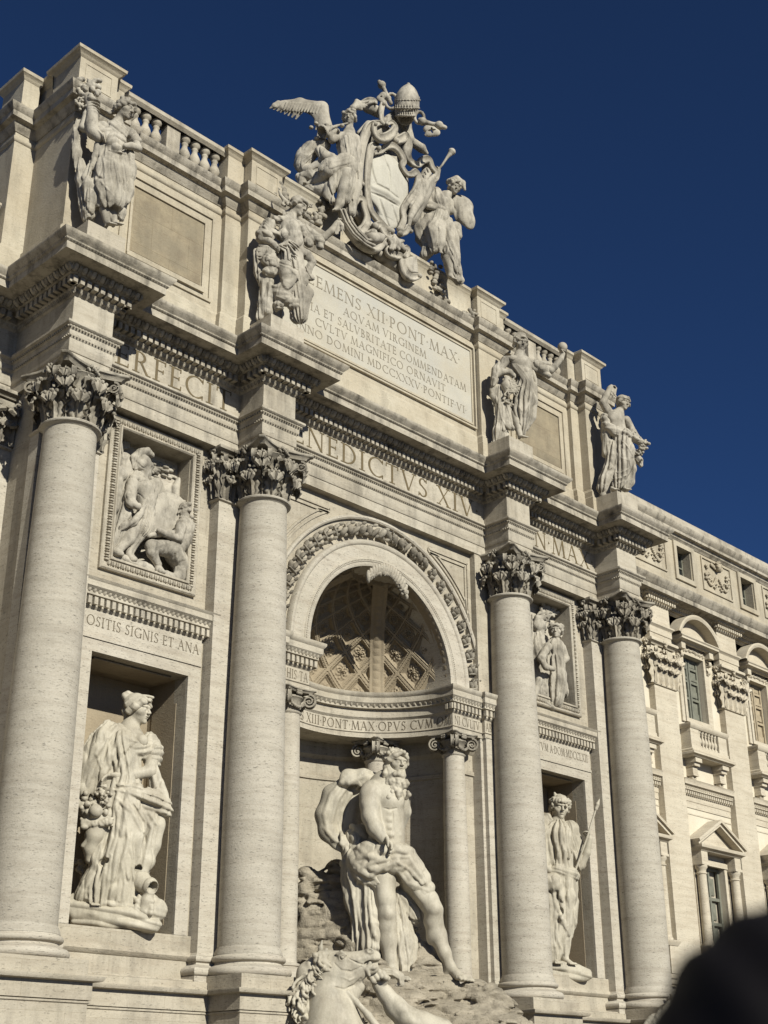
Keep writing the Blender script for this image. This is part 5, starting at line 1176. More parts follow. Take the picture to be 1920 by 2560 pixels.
# upper scrolls
tube([(905,390,60,18),(865,395,70,26),(810,420,70,34),(770,500,60,34),(745,600,50,32),(732,720,40,28),(730,830,35,24),(745,900,35,18)])
tube([(850,400,90,20),(850,460,100,26),(885,510,110,32),(945,510,110,36),(1000,470,105,32),(1020,420,95,26),(990,385,90,20),(950,400,85,14)])
tube([(760,560,10,60),(800,500,10,70),(900,450,10,80),(1000,520,10,80),(1080,560,0,60)], 40); tube([(720,480,10,30),(800,400,10,40)], 20)
tube([(1020,540,60,26),(1080,520,70,36),(1110,500,70,30),(1130,560,60,36),(1120,640,50,36),(1150,710,40,30),(1210,735,40,26),(1250,700,45,30),(1300,695,45,30),(1330,760,40,26),(1365,800,40,26),(1360,850,40,22),(1320,880,40,16)])
tube([(1260,720,20,44),(1290,770,20,54),(1260,860,20,60),(1200,960,20,50)], 40)
for i in range(7): F.c(fr, [(1290-14*i,770+30*i,50,12),(1310-18*i,810+34*i,62,16),(1270-20*i,850+36*i,60,16),(1250-18*i,900+32*i,50,10)], 5)
tube([(1210,940,30,30),(1160,1030,40,40),(1100,1080,50,36),(1085,1140,50,32),(1120,1200,40,26)], 20)
tube([(1180,560,10,50),(1240,600,0,50),(1280,640,0,24)], 20)
# left foliage scroll and base sweep
tube([(690,1060,40,18),(715,1015,45,24),(755,1030,45,26),(765,1090,40,24),(790,1180,40,26),(770,1250,45,30),(740,1300,50,40),(780,1340,55,40),(830,1310,55,34)])
F.c(fr, [(830,1345,100,46),(885,1345,60,46)], 6)
tube([(600,1020,40,30),(600,1110,50,40),(630,1220,60,46),(690,1310,65,50),(770,1385,70,50),(850,1415,70,46),(900,1390,70,36),(905,1340,60,26)])
for o, r in ((-34,10),(0,12),(34,10)): F.c(fr, [(600+o*.9,1110,85,r),(640+o*.8,1215,98,r),(700+o*.7,1300-o*.3,105,r),(780+o*.2,1375-o*.6,110,r),(850,1405-o,108,r)], 5)
tube([(740,900,20,40),(730,1000,10,46),(730,1150,0,60),(800,1280,0,80),(900,1330,0,90),(1000,1390,0,90),(1080,1480,0,80)], 50)
# mask, shell and lower scrolls
tube([(930,1400,50,22),(960,1370,60,26),(1000,1400,60,26),(960,1460,55,26),(1020,1490,50,30),(1075,1500,50,26),(1085,1570,50,30),(1110,1640,50,34),(1160,1670,45,30),(1220,1660,40,20)])
rn = random.Random(8)
F.e(fr, 1020,1400,60, 45,50,50)
for i in range(22): F.c(fr, [(1020+rn.uniform(-50,50),1380+rn.uniform(-50,30),80,14),(1030+rn.uniform(-60,60),1390+rn.uniform(-40,50),90,12)], 5)
tube([(850,1250,60,26),(900,1240,65,30),(930,1300,65,30),(980,1330,60,26),(990,1290,60,22)]); tube([(1060,1310,55,22),(1110,1290,55,24),(1130,1250,50,20),(1150,1290,45,16)])
tube([(1090,1440,55,20),(1120,1430,55,24),(1120,1480,55,22),(1095,1500,55,16)])
for i in range(8):
    a = i/7; F.c(fr, [(1090,1520+4*i,40,12),(1140+10*a,1520+14*i,60,18),(1195+10*a,1500+18*i,50,10)], 5)
tube([(880,1470,10,60),(960,1530,0,70),(1040,1600,0,60),(1120,1680,0,40)], 40)
# mount of the tiara and rear leaves
tube([(930,380,20,40),(1020,330,0,60),(1090,400,0,80),(1120,520,0,80)], 50); tube([(920,230,30,20),(905,300,40,22),(915,400,50,18)])
tube([(730,240,0,34),(800,260,0,60),(880,300,0,60)], 30); tube([(720,250,30,20),(790,210,30,26),(850,205,30,20),(860,230,30,12)])
F.e('backing', 955,880,-60, 190,370,40, 30, rot=-10); F.e('backing', 1170,1110,-60, 70,170,40, 30, rot=-14)
for i in range(15):
    a = i/14; F.c('plumes', [(1345-60*a,830+150*a,30,20),(1290-80*a,880+190*a,58,26),(1215-70*a,930+250*a,52,24),(1150-20*a,1000+270*a,30,12)], 6)
F.c('plumes', [(1300,900,-10,60),(1220,1040,-10,70),(1150,1180,-10,60)], 20)
F.build()
TI = thing('papal_tiara', 'beehive shaped stone papal tiara with three crowns on top of the coat of arms', 'tiara', (.5, .5, 12.4))
F = Figure(SE, (.3,.35,13), .016, TI, {'*':'marbleg'}); b_ = 'tiara_body'
axs = lambda t: (1108+24*t, 345-255*t)
F.c(b_, [(*axs(0),0,66),(*axs(.2),0,90),(*axs(.42),0,98),(*axs(.62),0,92),(*axs(.8),0,66),(*axs(.93),0,34)], 30)
F.c(b_, [(*axs(-.12),12,62),(*axs(.12),8,50)], 3, sub=True)
crn = 'crowns'
for t, R in ((.06,80),(.30,100),(.56,99)):
    x, y = axs(t)
    for i in range(26):
        a = i/26*2*pi; px, pd = R*cos(a), R*sin(a); F.e(crn, x+px, y+ .36*pd*.0+ .30*pd*.0 - .0, pd, 13, 9, 13, 3); F.e(crn, x+px*.99, y-20, pd*.99, 7, 16, 7, 3)
F.e('finial', 1131,72,0, 17,17,17); F.c('finial', [(1130,95,0,16),(1130,112,0,20)], 6); F.build()
def key(name, label, pts, ring, bit, cross):
    K_ = thing(name, label, 'key', F.p(*pts[0][:2])); f2 = Figure(SE, (.2,.4,13), .014, K_, {'*':'marbleg'}); s = 'shaft'
    f2.c(s, [(x,y,20,r) for x, y, r in pts], 4)
    for x, y, r in pts[1::2]: f2.e(s, x, y, 20, r*1.45, r*1.45, r*1.45, 3)
    n = 14; cx, cy, R = ring; f2.c('bow', [(cx+R*.8*cos(i/n*2*pi), cy+R*sin(i/n*2*pi), 10, 13) for i in range(n+1)], 3)
    f2.c('bit', [(x,y,22,r) for x, y, r in bit], 4, flat=((0,1,0),1.8))
    for x, y, rx, ry in cross: f2.e('bit', x, y, 22, rx, ry, 60, 2, rot=8, sub=True)
    f2.build()
key('stone_key', 'stone key pointing up with its ring, left of the tiara', [(985,225,17),(965,185,17),(930,110,17),(910,75,24),(890,50,18)], (990,210,62), [(925,160,34),(895,185,28),(920,215,22)], [(905,180,10,6)])
key('stone_key', 'stone key with a cross cut in its bit, right of the tiara', [(1230,365,20),(1250,378,24),(1330,400,18),(1385,412,26),(1435,428,18)], (1222,345,48), [(1290,440,36),(1330,450,36),(1360,470,34),(1300,480,30),(1275,490,12)], [(1325,460,34,9),(1325,460,9,32)])
# ---- winged figure on the left, blowing a trumpet
AN = thing('winged_figure', 'winged marble figure with spread wing blowing a trumpet beside the coat of arms', 'statue', (-1.9, .5, 7.7), 'winged figures beside the coat of arms')
F = Figure(SE, (-1.95,.35,9), .016, AN)
L, q = F.head(642, 350, 10, 135, (-.15,.9,-.25), neck=(640,470,0), nr=36)
F.curls('hair', L, q, 30, ((-.4,.4),(-.4,.3),(.2,.5)), (.09,.14), 3)
for i in range(12): F.c('hair', [(670+rn.uniform(-10,10),265,0,22),(710+rn.uniform(-10,20),235+rn.uniform(-25,30),-10,20),(760+rn.uniform(-30,40),240+rn.uniform(-30,40),-20,10)], 6)
F.c(B_, [(640,470,0,50),(630,540,10,80),(630,660,10,74),(620,770,10,78)], 30, flat=((0,1,0),1.15)); F.c(B_, [(575,500,40,38),(500,530,70,32),(480,490,90,26),(530,455,95,20)], 14); F.hand(B_, (525,458,95), (.7,.2,.2), (.1,.4,-.8), 60, .8)
F.c(B_, [(695,520,-30,38),(710,620,-30,32),(700,710,0,28)], 14); F.c(B_, [(600,750,40,70),(480,770,110,58),(460,790,115,52),(400,850,60,40),(330,885,30,26)], 20); F.foot(B_, (320,880,30), (-.9,.4,-.1), 95)
F.c(B_, [(620,820,60,66),(600,960,80,54),(560,1060,80,34),(540,1100,80,26)], 20); F.foot(B_, (548,1085,80), (-.7,.5,-.5), 95)
F.c(D, [(620,570,20,80),(630,690,20,84),(640,780,20,80)], 24, ('a',8,9,.4)); F.c(D, [(600,730,50,84),(480,760,110,72),(440,790,110,56)], 24, ('a',7,7,.5))
F.c(D, [(420,580,0,60),(330,600,0,70),(270,680,0,66),(240,740,0,50)], 24, ('a',10,7,.6)); F.c(D, [(400,620,60,40),(440,670,60,46),(520,690,60,40)], 16); F.c(D, [(230,760,0,40),(300,790,0,40),(420,720,20,40)], 16)
F.c(D, [(330,830,20,40),(240,840,10,40),(250,900,10,36),(320,940,10,36),(400,960,10,30)], 18, ('a',6,5,1)); F.c(D, [(560,830,50,70),(500,920,60,50),(470,990,60,36),(510,1040,60,24)], 20, ('a',9,6,.6))
F.c(D, [(630,830,40,70),(620,930,60,60),(600,1020,60,50)], 20, ('a',8,6,.5)); F.c(D, [(690,820,0,50),(690,920,0,46),(660,1040,10,40),(660,1130,10,34)], 20, ('a',9,6,.5))
F.c(D, [(430,950,-20,90),(400,880,-30,90)], 30)
w_ = 'wing'
def wing(F, root, elbow, tip, n, w, dd, sgn):
    F.c(w_, [(*root,dd,40),(*elbow,dd-10,42),((elbow[0]+tip[0])/2,(elbow[1]+tip[1])/2-w*.12,dd-15,30),(*tip,dd-15,14)], 20, flat=((.3,1,0),2.0))
    F.c(w_, [(root[0]-sgn*20,root[1]-20,dd-14,70),(elbow[0]-sgn*30,elbow[1]+w*.28,dd-14,62),((elbow[0]+tip[0])/2-sgn*10,(elbow[1]+tip[1])/2+w*.08,dd-16,40),(tip[0]+sgn*60,tip[1]+14,dd-16,16)], 20, flat=((.3,1,0),3.0))
    for i in range(n):
        t = i/(n-1); bx = elbow[0]+(tip[0]-elbow[0])*t if t > .35 else root[0]+(elbow[0]-root[0])*t/.35; by = elbow[1]+(tip[1]-elbow[1])*t if t > .35 else root[1]+(elbow[1]-root[1])*t/.35
        ln = w*(1-.55*t); ex, ey = bx-sgn*ln*(.25+.55*t), by+ln*(1-.45*t)
        F.c(w_, [(bx,by,dd-8*(i%2),22),((bx+ex)/2,(by+ey)/2,dd+6-8*(i%2),22),(ex,ey,dd-10*(i%2),9)], 4, flat=((.3,1,0),2.4))
    for i in range(n):
        t = i/(n-1); bx = elbow[0]+(tip[0]-elbow[0])*t*.8; by = elbow[1]+(tip[1]-elbow[1])*t*.8; F.c(w_, [(bx,by,dd+14,18),(bx-sgn*w*.16,by+w*.3,dd+18,8)], 4, flat=((.3,1,0),2.0))
wing(F, (450,420), (420,250), (55,220), 13, 190, -60, 1)
tr = 'trumpet'; F.c(tr, [(628,392,60,8),(540,412,90,10),(490,430,100,16),(455,448,110,34),(430,458,118,58)], 4); F.c(tr, [(420,462,124,50),(470,440,106,18)], 3, sub=True)
for i in range(16): F.e(tr, 455+rn.gauss(0,50), 455+rn.gauss(0,34), 80, 20,16,20, 5)
F.build()
# ---- winged figure on the right
AN = thing('winged_figure', 'winged marble figure with cloaked head, looking down beside the coat of arms', 'statue', (2.5, .6, 7.7), 'winged figures beside the coat of arms')
F = Figure(SE, (2.55,.5,9), .016, AN)
L, q = F.head(1512, 925, 10, 125, (.35,.85,-.4), neck=(1440,1000,0), nr=34)
F.curls('hair', L, q, 20, ((-.45,.45),(-.4,.25),(.15,.5)), (.10,.15), 5); F.c('hair', [(1470,880,0,30),(1530,860,0,34),(1580,890,10,26),(1600,945,10,10)], 10)
F.c(B_, [(1430,1000,0,50),(1390,1060,10,74),(1390,1150,10,70),(1370,1230,10,74)], 30, flat=((0,1,0),1.15)); F.c(B_, [(1330,1010,40,40),(1300,1060,60,34),(1420,1110,80,28)], 14); F.c(B_, [(1470,1050,-20,38),(1480,1120,10,32),(1390,1105,70,26),(1290,1085,90,22)], 14); F.hand(B_, (1290,1085,90), (-.9,.2,0), (-.3,.5,-.7), 60, .8)
F.c(B_, [(1390,1300,80,60),(1400,1390,85,40),(1390,1430,85,28)], 16); F.foot(B_, (1395,1430,85), (.1,.6,-.7), 85); F.c(B_, [(1460,1520,40,50),(1490,1620,40,32),(1480,1660,40,26)], 16); F.foot(B_, (1480,1650,40), (.5,.6,-.5), 95)
F.c(D, [(1350,980,20,60),(1390,1060,20,84),(1400,1140,20,76)], 24, ('a',7,8,.4)); F.c(D, [(1390,1190,40,84),(1350,1290,80,76),(1360,1390,80,56),(1350,1440,70,40)], 24, ('a',8,7,.5))
F.c(D, [(1420,1230,20,80),(1470,1370,20,74),(1480,1500,20,66),(1510,1620,20,56),(1550,1690,10,34)], 24, ('a',11,7,.5)); F.c(D, [(1240,1120,20,50),(1210,1230,20,60),(1240,1330,20,50),(1290,1400,20,40)], 24, ('a',9,6,.5)); F.c(D, [(1300,1180,60,40),(1240,1250,50,40)], 16); F.c(D, [(1280,1440,30,40),(1270,1490,20,40),(1320,1470,30,30)], 18); F.c(D, [(1520,1260,-10,50),(1540,1330,-10,36)], 18)
F.c(D, [(1290,990,-20,60),(1300,1100,-20,60),(1330,1250,-30,90)], 30)
wing(F, (1500,1060), (1560,1040), (1600,1180), 10, 130, -60, -1); F.c(w_, [(1520,1040,-50,44),(1590,1070,-60,50),(1610,1180,-60,60),(1640,1240,-60,40)], 30, flat=((.3,1,0),2))
tr = 'trumpet'; F.c(tr, [(1385,770,0,10),(1410,740,0,9),(1450,680,0,12),(1475,650,0,20),(1490,630,0,34)], 4)
F.c(B_, [(1330,890,0,30),(1365,830,0,26),(1380,780,0,22)], 12); F.hand(B_, (1378,790,0), (.1,.1,.9), (-.8,.3,0), 60, .8)
F.build()
# ---- fruit garlands
def garland(label, pts, y, r, n):
    G = thing('fruit_garland', label, 'garland', at(680+pts[0][0]*.3014, 190+pts[0][1]*.3014, y=y), 'fruit garlands on the parapet'); f2 = Figure(SE, (0,y,8), .02, G, {'*':'carve'}, wall=True)
    for i in range(n):
        t = i/(n-1)*(len(pts)-1); k = min(int(t), len(pts)-2); u_ = t-k; x = pts[k][0]+(pts[k+1][0]-pts[k][0])*u_; yy = pts[k][1]+(pts[k+1][1]-pts[k][1])*u_
        for j in range(3): f2.e('fruit', x+rn.gauss(0,r*.42), yy+rn.gauss(0,r*.42), rn.uniform(10,40), rn.uniform(.26,.42)*r, rn.uniform(.26,.42)*r, .38*r, 3)
    f2.build()
garland('carved fruit garland hanging behind the head of the wheat sheaf statue', [(50,920),(75,980),(130,1040),(240,1140),(330,1200),(410,1190),(440,1120),(450,1040)], .95, 52, 26)
garland('carved fruit garland hanging right of the coat of arms above the plaque', [(1330,1570),(1370,1680),(1390,1790),(1440,1890),(1520,1960),(1620,1985),(1680,1960)], .95, 52, 26)
# ================================================================ NICHE STATUES
def rock_base(name, F, pts, g='base'):
    for q in pts: F.c(g, q, 14, ('d',5,9,(.25,-.1,1),1.4))
S6 = ZM[6]
ST = thing('niche_statue', 'statue of a woman with fruit basket and overturned jug, standing in a square niche', 'statue', (-7.27, 1.5, -11.42), 'statues in the square niches')
F = Figure(S6, (-7.27,1.55,-9), .0145, ST, {'*':'marble'})
L, q = F.head(818, 296, 0, 178, (.93,.28,-.12), neck=(762,410,5), nr=46, up=(.04,0,1))
F.c('hair', [(760,240,0,26),(742,212,0,22),(758,198,5,16),(785,205,5,12)], 8); F.c('hair', [(735,300,0,18),(748,330,0,16),(740,350,0,10)], 6)
for i in range(12): F.c('hair', [(745+6*i,258-2*i,42,9),(770+8*i,236-1.2*i,46,10),(800+8*i,226+1.5*i,44,8)], 4)
for i in range(14): F.e('hair', 800+8*i, 218+.30*i*i*.6-2*i, 30-4*i*.5, 11, 9, 12, 3)
F.c(B_, [(762,405,5,52),(765,470,10,86),(745,600,10,76),(725,720,10,84),(715,830,0,95)], 30, flat=((0,1,0),1.15)); F.e(B_, 838,480,52, 40,42,34, 16); F.e(B_, 735,505,82, 42,42,34, 16)
F.c(B_, [(885,470,-50,44),(905,580,-30,42),(885,660,20,38),(790,680,70,33),(690,685,105,24)], 14); F.hand(B_, (690,684,105), (-.95,.15,-.22), (-.25,.35,-.85), 118, .42, -1)
F.c(B_, [(600,460,90,40),(520,600,100,40),(490,760,110,34),(500,810,110,24)], 14); F.hand(B_, (498,805,110), (.1,.2,-.9), (.7,.3,0), 80, .7)
F.foot(B_, (545,1420,75), (.55,.8,-.1), 95); F.foot(B_, (735,1450,20), (.6,.75,-.1), 85)
# gown
F.c(D, [(700,420,40,40),(740,480,50,70),(800,520,40,60),(860,540,0,50)], 20, ('r',6,22,(800,380,60)))
F.c(D, [(730,500,45,84),(735,600,40,88),(745,700,30,90)], 26, ('a',8,13,.4)); F.c(D, [(885,480,-50,56),(905,540,-45,60),(905,590,-35,52)], 16, ('r',6,24,(880,420,-40)))
F.c(D, [(645,394,50,28),(604,462,90,56),(565,545,100,62),(520,620,95,66),(500,720,90,60),(490,780,90,40)], 26, ('a',12,5,.6))
F.c(D, [(700,400,50,26),(740,440,66,28),(800,490,60,28),(850,510,40,22)], 10); F.c(D, [(700,430,58,20),(760,490,70,22),(820,530,56,18)], 8)
F.c(D, [(720,760,30,110),(740,900,50,118),(740,1040,50,105),(690,1200,50,100),(640,1330,50,105),(600,1410,50,80)], 36, ('a',9,12,.6), ((0,1,0),1.15))
F.c(D, [(860,880,0,70),(900,980,-10,66),(880,1090,-10,60),(840,1190,0,54),(830,1270,0,40)], 24, ('a',11,7,.5)); F.c(D, [(720,1000,70,70),(740,1150,50,80),(740,1300,30,85),(730,1440,20,70)], 26, ('a',10,9,.5))
F.c(D, [(600,1230,60,60),(540,1330,60,55),(500,1390,60,46),(480,1410,60,30)], 22, ('a',8,6,.5)); F.c(D, [(560,1400,50,60),(650,1440,50,54),(740,1460,30,44),(780,1440,10,40)], 20, ('a',7,7,.5))
F.c(D, [(680,440,50,50),(630,560,70,66),(600,680,70,60),(580,760,70,44)], 26, ('a',12,5,.6))
# mantle rolls over the hips
F.c(D, [(650,790,85,30),(720,770,95,42),(820,790,80,52),(910,830,40,56),(965,870,10,48),(985,895,0,34)], 16, ('d',9,20,(.2,-.2,1)))
F.c(D, [(680,830,80,40),(780,860,70,46),(880,890,30,44),(950,910,0,26)], 14, ('d',8,18,(.2,-.2,1))); F.c(D, [(900,640,-10,30),(930,740,-10,40),(960,840,0,44)], 14, ('a',7,5,.4))
F.c(D, [(680,860,85,34),(650,980,80,40),(600,1100,80,40),(570,1180,80,40),(580,1220,85,30)], 18, ('a',8,6,.5)); F.c(D, [(560,1180,90,30),(620,1150,85,36),(640,1080,85,30)], 12)
F.c(D, [(850,1100,10,50),(870,1190,20,44),(830,1260,30,40),(800,1240,35,24)], 14)
F.e(D, 822,1240,48, 34,32,34, 8, sub=True); F.e(D, 620,1195,118, 40,26,40, 8, rot=15, sub=True)
for pl, r in (([(695,400),(610,500),(525,610)],17),([(705,425),(625,560),(545,690)],17),([(710,450),(650,600),(590,740)],16),([(690,820),(780,900),(840,1020),(820,1160)],14),([(700,900),(690,1060),(620,1240),(560,1400)],12),([(740,900),(760,1060),(720,1240),(690,1440)],12),([(660,1160),(640,1300),(620,1440)],11),([(880,900),(930,980),(900,1100)],12),([(850,900),(900,1000),(870,1130),(850,1220)],11),([(720,1200),(740,1330),(720,1460)],11),([(700,470),(720,580),(700,660)],11),([(760,520),(770,600),(740,680)],9),([(560,500),(530,600),(500,700)],12),([(620,440),(640,540),(650,640)],12),([(600,430),(570,560),(600,640)],9)): F.roll(D, pl, r)
for pl, r in (([(660,880),(650,1000),(610,1130)],12),([(790,860),(850,960),(860,1080)],11),([(640,470),(610,600)],12),([(680,760),(780,750),(900,790)],14)): F.roll(D, pl, r, False)
bk = 'fruit_basket'
F.c(bk, [(590,960,110,60),(560,1040,110,55),(535,1120,100,40),(530,1180,90,26)], 12); F.c(bk, [(475,860,110,40),(560,930,120,60),(640,920,110,40)], 14)
for i in range(60): F.e(bk, 565+rn.gauss(0,52), 885+rn.gauss(0,42), 140+rn.uniform(-40,40), rn.uniform(14,24), rn.uniform(13,22), 19, 3)
F.e(bk, 568,895,190, 40,38,34, 3)
for i in range(40): F.e(bk, 612+rn.gauss(0,20), 800+rn.gauss(0,30), 160+rn.uniform(-20,25), 10, 10, 10, 2)
for i in range(26): F.c(bk, [(480+rn.uniform(0,190),940,150,8),(490+rn.uniform(0,170),960+rn.uniform(-10,20),165,14),(480+rn.uniform(0,190),980,150,5)], 3)
for i in range(10): F.c(bk, [(490+7*i,1100-6*i,128-i,12),(520+7*i,1060-3*i,140,10),(560+4*i,1045-2*i,138,9)], 4)
jg = 'jug'; F.c(jg, [(800,1300,10,60),(830,1310,30,62),(860,1330,50,52),(878,1338,60,40),(884,1340,64,52)], 8); F.c(jg, [(895,1345,74,40),(860,1330,52,34)], 3, sub=True)
F.c(jg, [(880,1380,60,30),(870,1430,60,36),(850,1480,60,30)], 10); 
for i in range(14): F.c(jg, [(800+rn.uniform(-20,70),1400+rn.uniform(-10,60),60,12),(820+rn.uniform(-20,80),1440+rn.uniform(-20,60),70,16),(850+rn.uniform(-20,80),1480+rn.uniform(-20,60),60,6)], 4)
rk = 'rock_base'
for pts in ([(430,1470,40,60),(560,1490,60,52),(700,1505,60,48),(850,1500,30,54),(930,1480,-20,60)],[(450,1525,60,40),(600,1545,70,38),(760,1560,60,36),(920,1570,20,36)],[(480,1540,0,50),(700,1560,0,50),(900,1570,-20,44)],[(880,1440,-20,60),(930,1500,-10,50)]): F.c(rk, pts, 16, ('d',7,17,(.15,-.1,1),1.2))
F.c(rk, [(420,1420,40,30),(460,1400,40,26)], 8)
for i in range(10): F.e(rk, 470+rn.gauss(0,22), 1240+rn.gauss(0,45), -40+rn.uniform(-20,20), 18, 18, 18, 5)
F.build()
S10 = ZM[10]
ST = thing('niche_statue', 'statue of a wreathed woman leaning on a spear, standing in a square niche', 'statue', (7.3, 1.5, -11.42), 'statues in the square niches')
F = Figure(S10, (7.3,1.5,-9), .0145, ST, {'*':'marble'})
L, q = F.head(512, 816, 20, 148, (.22,.95,-.25), neck=(497,930,0), nr=38, up=(.05,0,1))
F.curls('hair', L, q, 26, ((-.46,.46),(-.2,.3),(.0,.38)), (.06,.10), 4)
for i in range(22):
    a = i/22*2*pi; c0 = L(.44*cos(a), .42*sin(a)-.02, .24+.05*sin(a)); F.g('hair').ell(c0, [np.array([.05,0,.02]), np.array([0,.05,.01]), np.array([0,-.01,.06])], .01)
F.c(B_, [(495,925,0,44),(490,980,10,80),(495,1100,10,76),(500,1230,0,82)], 30, flat=((0,1,0),1.15)); F.c(B_, [(585,975,-40,40),(615,1090,-45,36),(645,1190,-40,32),(685,1110,-20,26),(702,1020,0,22)], 12); F.hand(B_, (702,1022,0), (-.05,.1,1), (-.85,.3,.1), 78, .7, -1)
F.c(B_, [(400,980,60,42),(385,1100,80,38),(400,1190,110,30),(440,1220,120,24)], 12)
F.foot(B_, (545,1790,30), (.75,.65,-.1), 100); F.foot(B_, (470,1790,50), (.5,.8,-.1), 90); F.c(B_, [(535,1700,30,36),(545,1785,30,26)], 10)
F.c(D, [(500,950,20,50),(495,1000,25,92),(500,1120,30,92),(505,1220,20,90)], 24, ('a',8,13,.4)); F.c(D, [(580,960,-30,52),(610,1060,-40,50),(630,1150,-40,46),(640,1190,-40,36)], 16, ('a',6,8,.5)); F.c(D, [(410,900,30,30),(405,980,60,52),(400,1080,70,50),(410,1170,90,40)], 16, ('a',7,8,.4)); F.c(D, [(395,880,0,30),(430,885,20,30),(455,910,30,24)], 10)
F.c(D, [(415,1240,70,36),(500,1225,90,40),(590,1240,50,34),(612,1260,20,28)], 12, ('d',6,22,(.2,-.2,1))); F.c(D, [(420,1290,110,46),(470,1290,115,40),(480,1320,110,34),(430,1330,110,30)], 12)
F.c(D, [(510,1260,10,94),(520,1400,20,96),(515,1520,20,88),(505,1640,10,74),(510,1740,0,66)], 26, ('a',9,11,.5)); F.c(D, [(590,1280,-20,36),(595,1420,-20,36),(580,1560,-10,40),(570,1640,-10,26)], 14, ('a',7,6,.4)); F.c(D, [(450,1280,50,60),(445,1420,50,66),(460,1560,50,50),(470,1700,50,46),(470,1790,40,40)], 20, ('a',9,7,.4))
F.c(D, [(400,1000,-20,60),(400,1250,-20,70),(430,1500,-20,70),(450,1780,-10,60)], 30); F.e(D, 515,1490,112, 26,30,22, 6, sub=True)
for pl, r in (([(440,1000),(460,1120),(450,1200)],11),([(490,980),(500,1100),(490,1210)],9),([(540,990),(550,1100),(530,1210)],11),([(580,1280),(560,1430),(560,1560),(570,1640)],12),([(460,1300),(480,1430),(540,1570),(575,1640)],14),([(450,1480),(450,1620),(460,1740)],12),([(490,1560),(495,1660),(530,1760)],11),([(520,1280),(510,1420)],11),([(480,1700),(490,1760)],11)): F.roll(D, pl, r)
sp = 'spear'; F.c(sp, [(600,1260,30,7),(690,1010,25,7),(745,830,0,7)], 3); F.c(sp, [(745,830,0,13),(752,812,0,12),(755,800,0,14),(768,766,0,3)], 3)
rk = 'rock_base'
for pts in ([(420,1860,30,46),(520,1850,40,40),(620,1870,10,40),(690,1890,-20,30)],[(430,1890,40,40),(560,1900,40,34),(690,1905,0,28)]): F.c(rk, pts, 14, ('d',6,16,(.15,-.1,1),1.2))
F.build()
# ================================================================ THE CENTRAL GROUP
S7 = ZM[7]
ST = thing('colossal_statue', 'colossal bearded sea god with billowing cloak striding in the central niche', 'statue', (0, -.3, -12), None)
F = Figure(S7, (-.25,-.35,-9), .0165, ST, {'*':'marble'}); F.rs = 1.0
L, q = F.head(928, 372, 30, 160, (.50,.84,-.14), neck=(855,500,0), nr=62, up=(.06,0,1))
for i in range(46):   # beard
    t = rn.random(); x = 905+rn.gauss(0,30)+20*t; y = 430+150*t; d = 70+35*t*rn.random()+rn.uniform(-18,12); F.c('hair', [(x,y-18,d,10),(x+rn.uniform(-9,9),y,d+8,15),(x+rn.uniform(-12,12),y+24,d,9)], 4)
F.c('hair', [(885,420,50,34),(905,480,70,40),(930,540,75,34),(938,585,72,14)], 14, ('d',5,24,(.9,-.5,.1)))
F.curls('hair', L, q, 40, ((-.46,.46),(-.5,.3),(.08,.50)), (.05,.085), 4); F.curls('hair', L, q, 18, ((-.45,.45),(-.5,-.2),(-.45,.2)), (.06,.09), 5)
F.c('hair', [(893,452,92,13),(918,440,108,16),(938,438,112,15),(962,452,96,11)], 5); F.c('hair', [(868,400,40,24),(876,440,56,30),(900,470,72,30)], 12, ('d',4,24,(.9,-.5,.1))); F.c('hair', [(960,410,40,16),(958,450,70,24),(935,480,84,28)], 12, ('d',4,24,(.9,-.5,.1)))
for i in range(40): x = rn.uniform(872,965); y = 455+rn.random()**.7*100; F.c('hair', [(x,y-14,88+rn.uniform(-14,14),9),(x+rn.uniform(-12,12),y,100+rn.uniform(-16,8),13),(x+rn.uniform(-8,8),y+20,92,8)], 4)
# trunk, with the muscles of chest and belly
F.c(B_, [(855,500,0,84),(850,580,10,118),(862,690,14,104),(870,790,14,98),(858,900,0,118)], 34, flat=((0,1,0),1.12))
F.e(B_, 880,600,96, 52,42,34, 22, rot=-15); F.e(B_, 945,600,56, 30,40,30, 20, rot=-10)
for i in range(4):
    for sg in (0, 1): F.e(B_, 880+42*sg+4*i, 668+44*i, 98-34*sg, 24,20,20, 8)
for i in range(5): F.e(B_, 805+6*i, 650+26*i, 88-6*i, 26,9,20, 6, rot=-28)
F.e(B_, 815,760,70, 30,60,26, 20)
F.roll(B_, [(905,640),(908,740),(905,820)], 5, False); F.roll(B_, [(850,640),(890,650),(930,640)], 5, False)
F.c(B_, [(785,545,60,72),(768,620,95,58),(775,690,110,54),(800,760,130,48),(850,825,150,34)], 16); F.e(B_, 770,560,90, 62,60,50, 22); F.e(B_, 760,640,125, 30,48,26, 14); F.e(B_, 800,640,120, 26,50,26, 12); F.e(B_, 800,740,150, 34,48,24, 14, rot=25)
F.hand(B_, (848,822,150), (.62,.2,-.75), (-.25,.6,-.7), 128, .38, -1)
F.c(B_, [(930,570,-90,70),(960,660,-140,54),(930,760,-170,46)], 16)
F.c(B_, [(842,940,30,92),(845,1050,50,76),(860,1180,60,60),(870,1270,66,50),(868,1340,50,53),(875,1420,40,54),(888,1540,40,36),(893,1590,42,33)], 22); F.e(B_, 878,1265,104, 28,34,22, 12); F.e(B_, 848,1110,100, 34,90,26, 20); F.e(B_, 858,1395,30, 36,76,34, 20)
F.foot(B_, (893,1590,42), (.6,.75,-.1), 170)
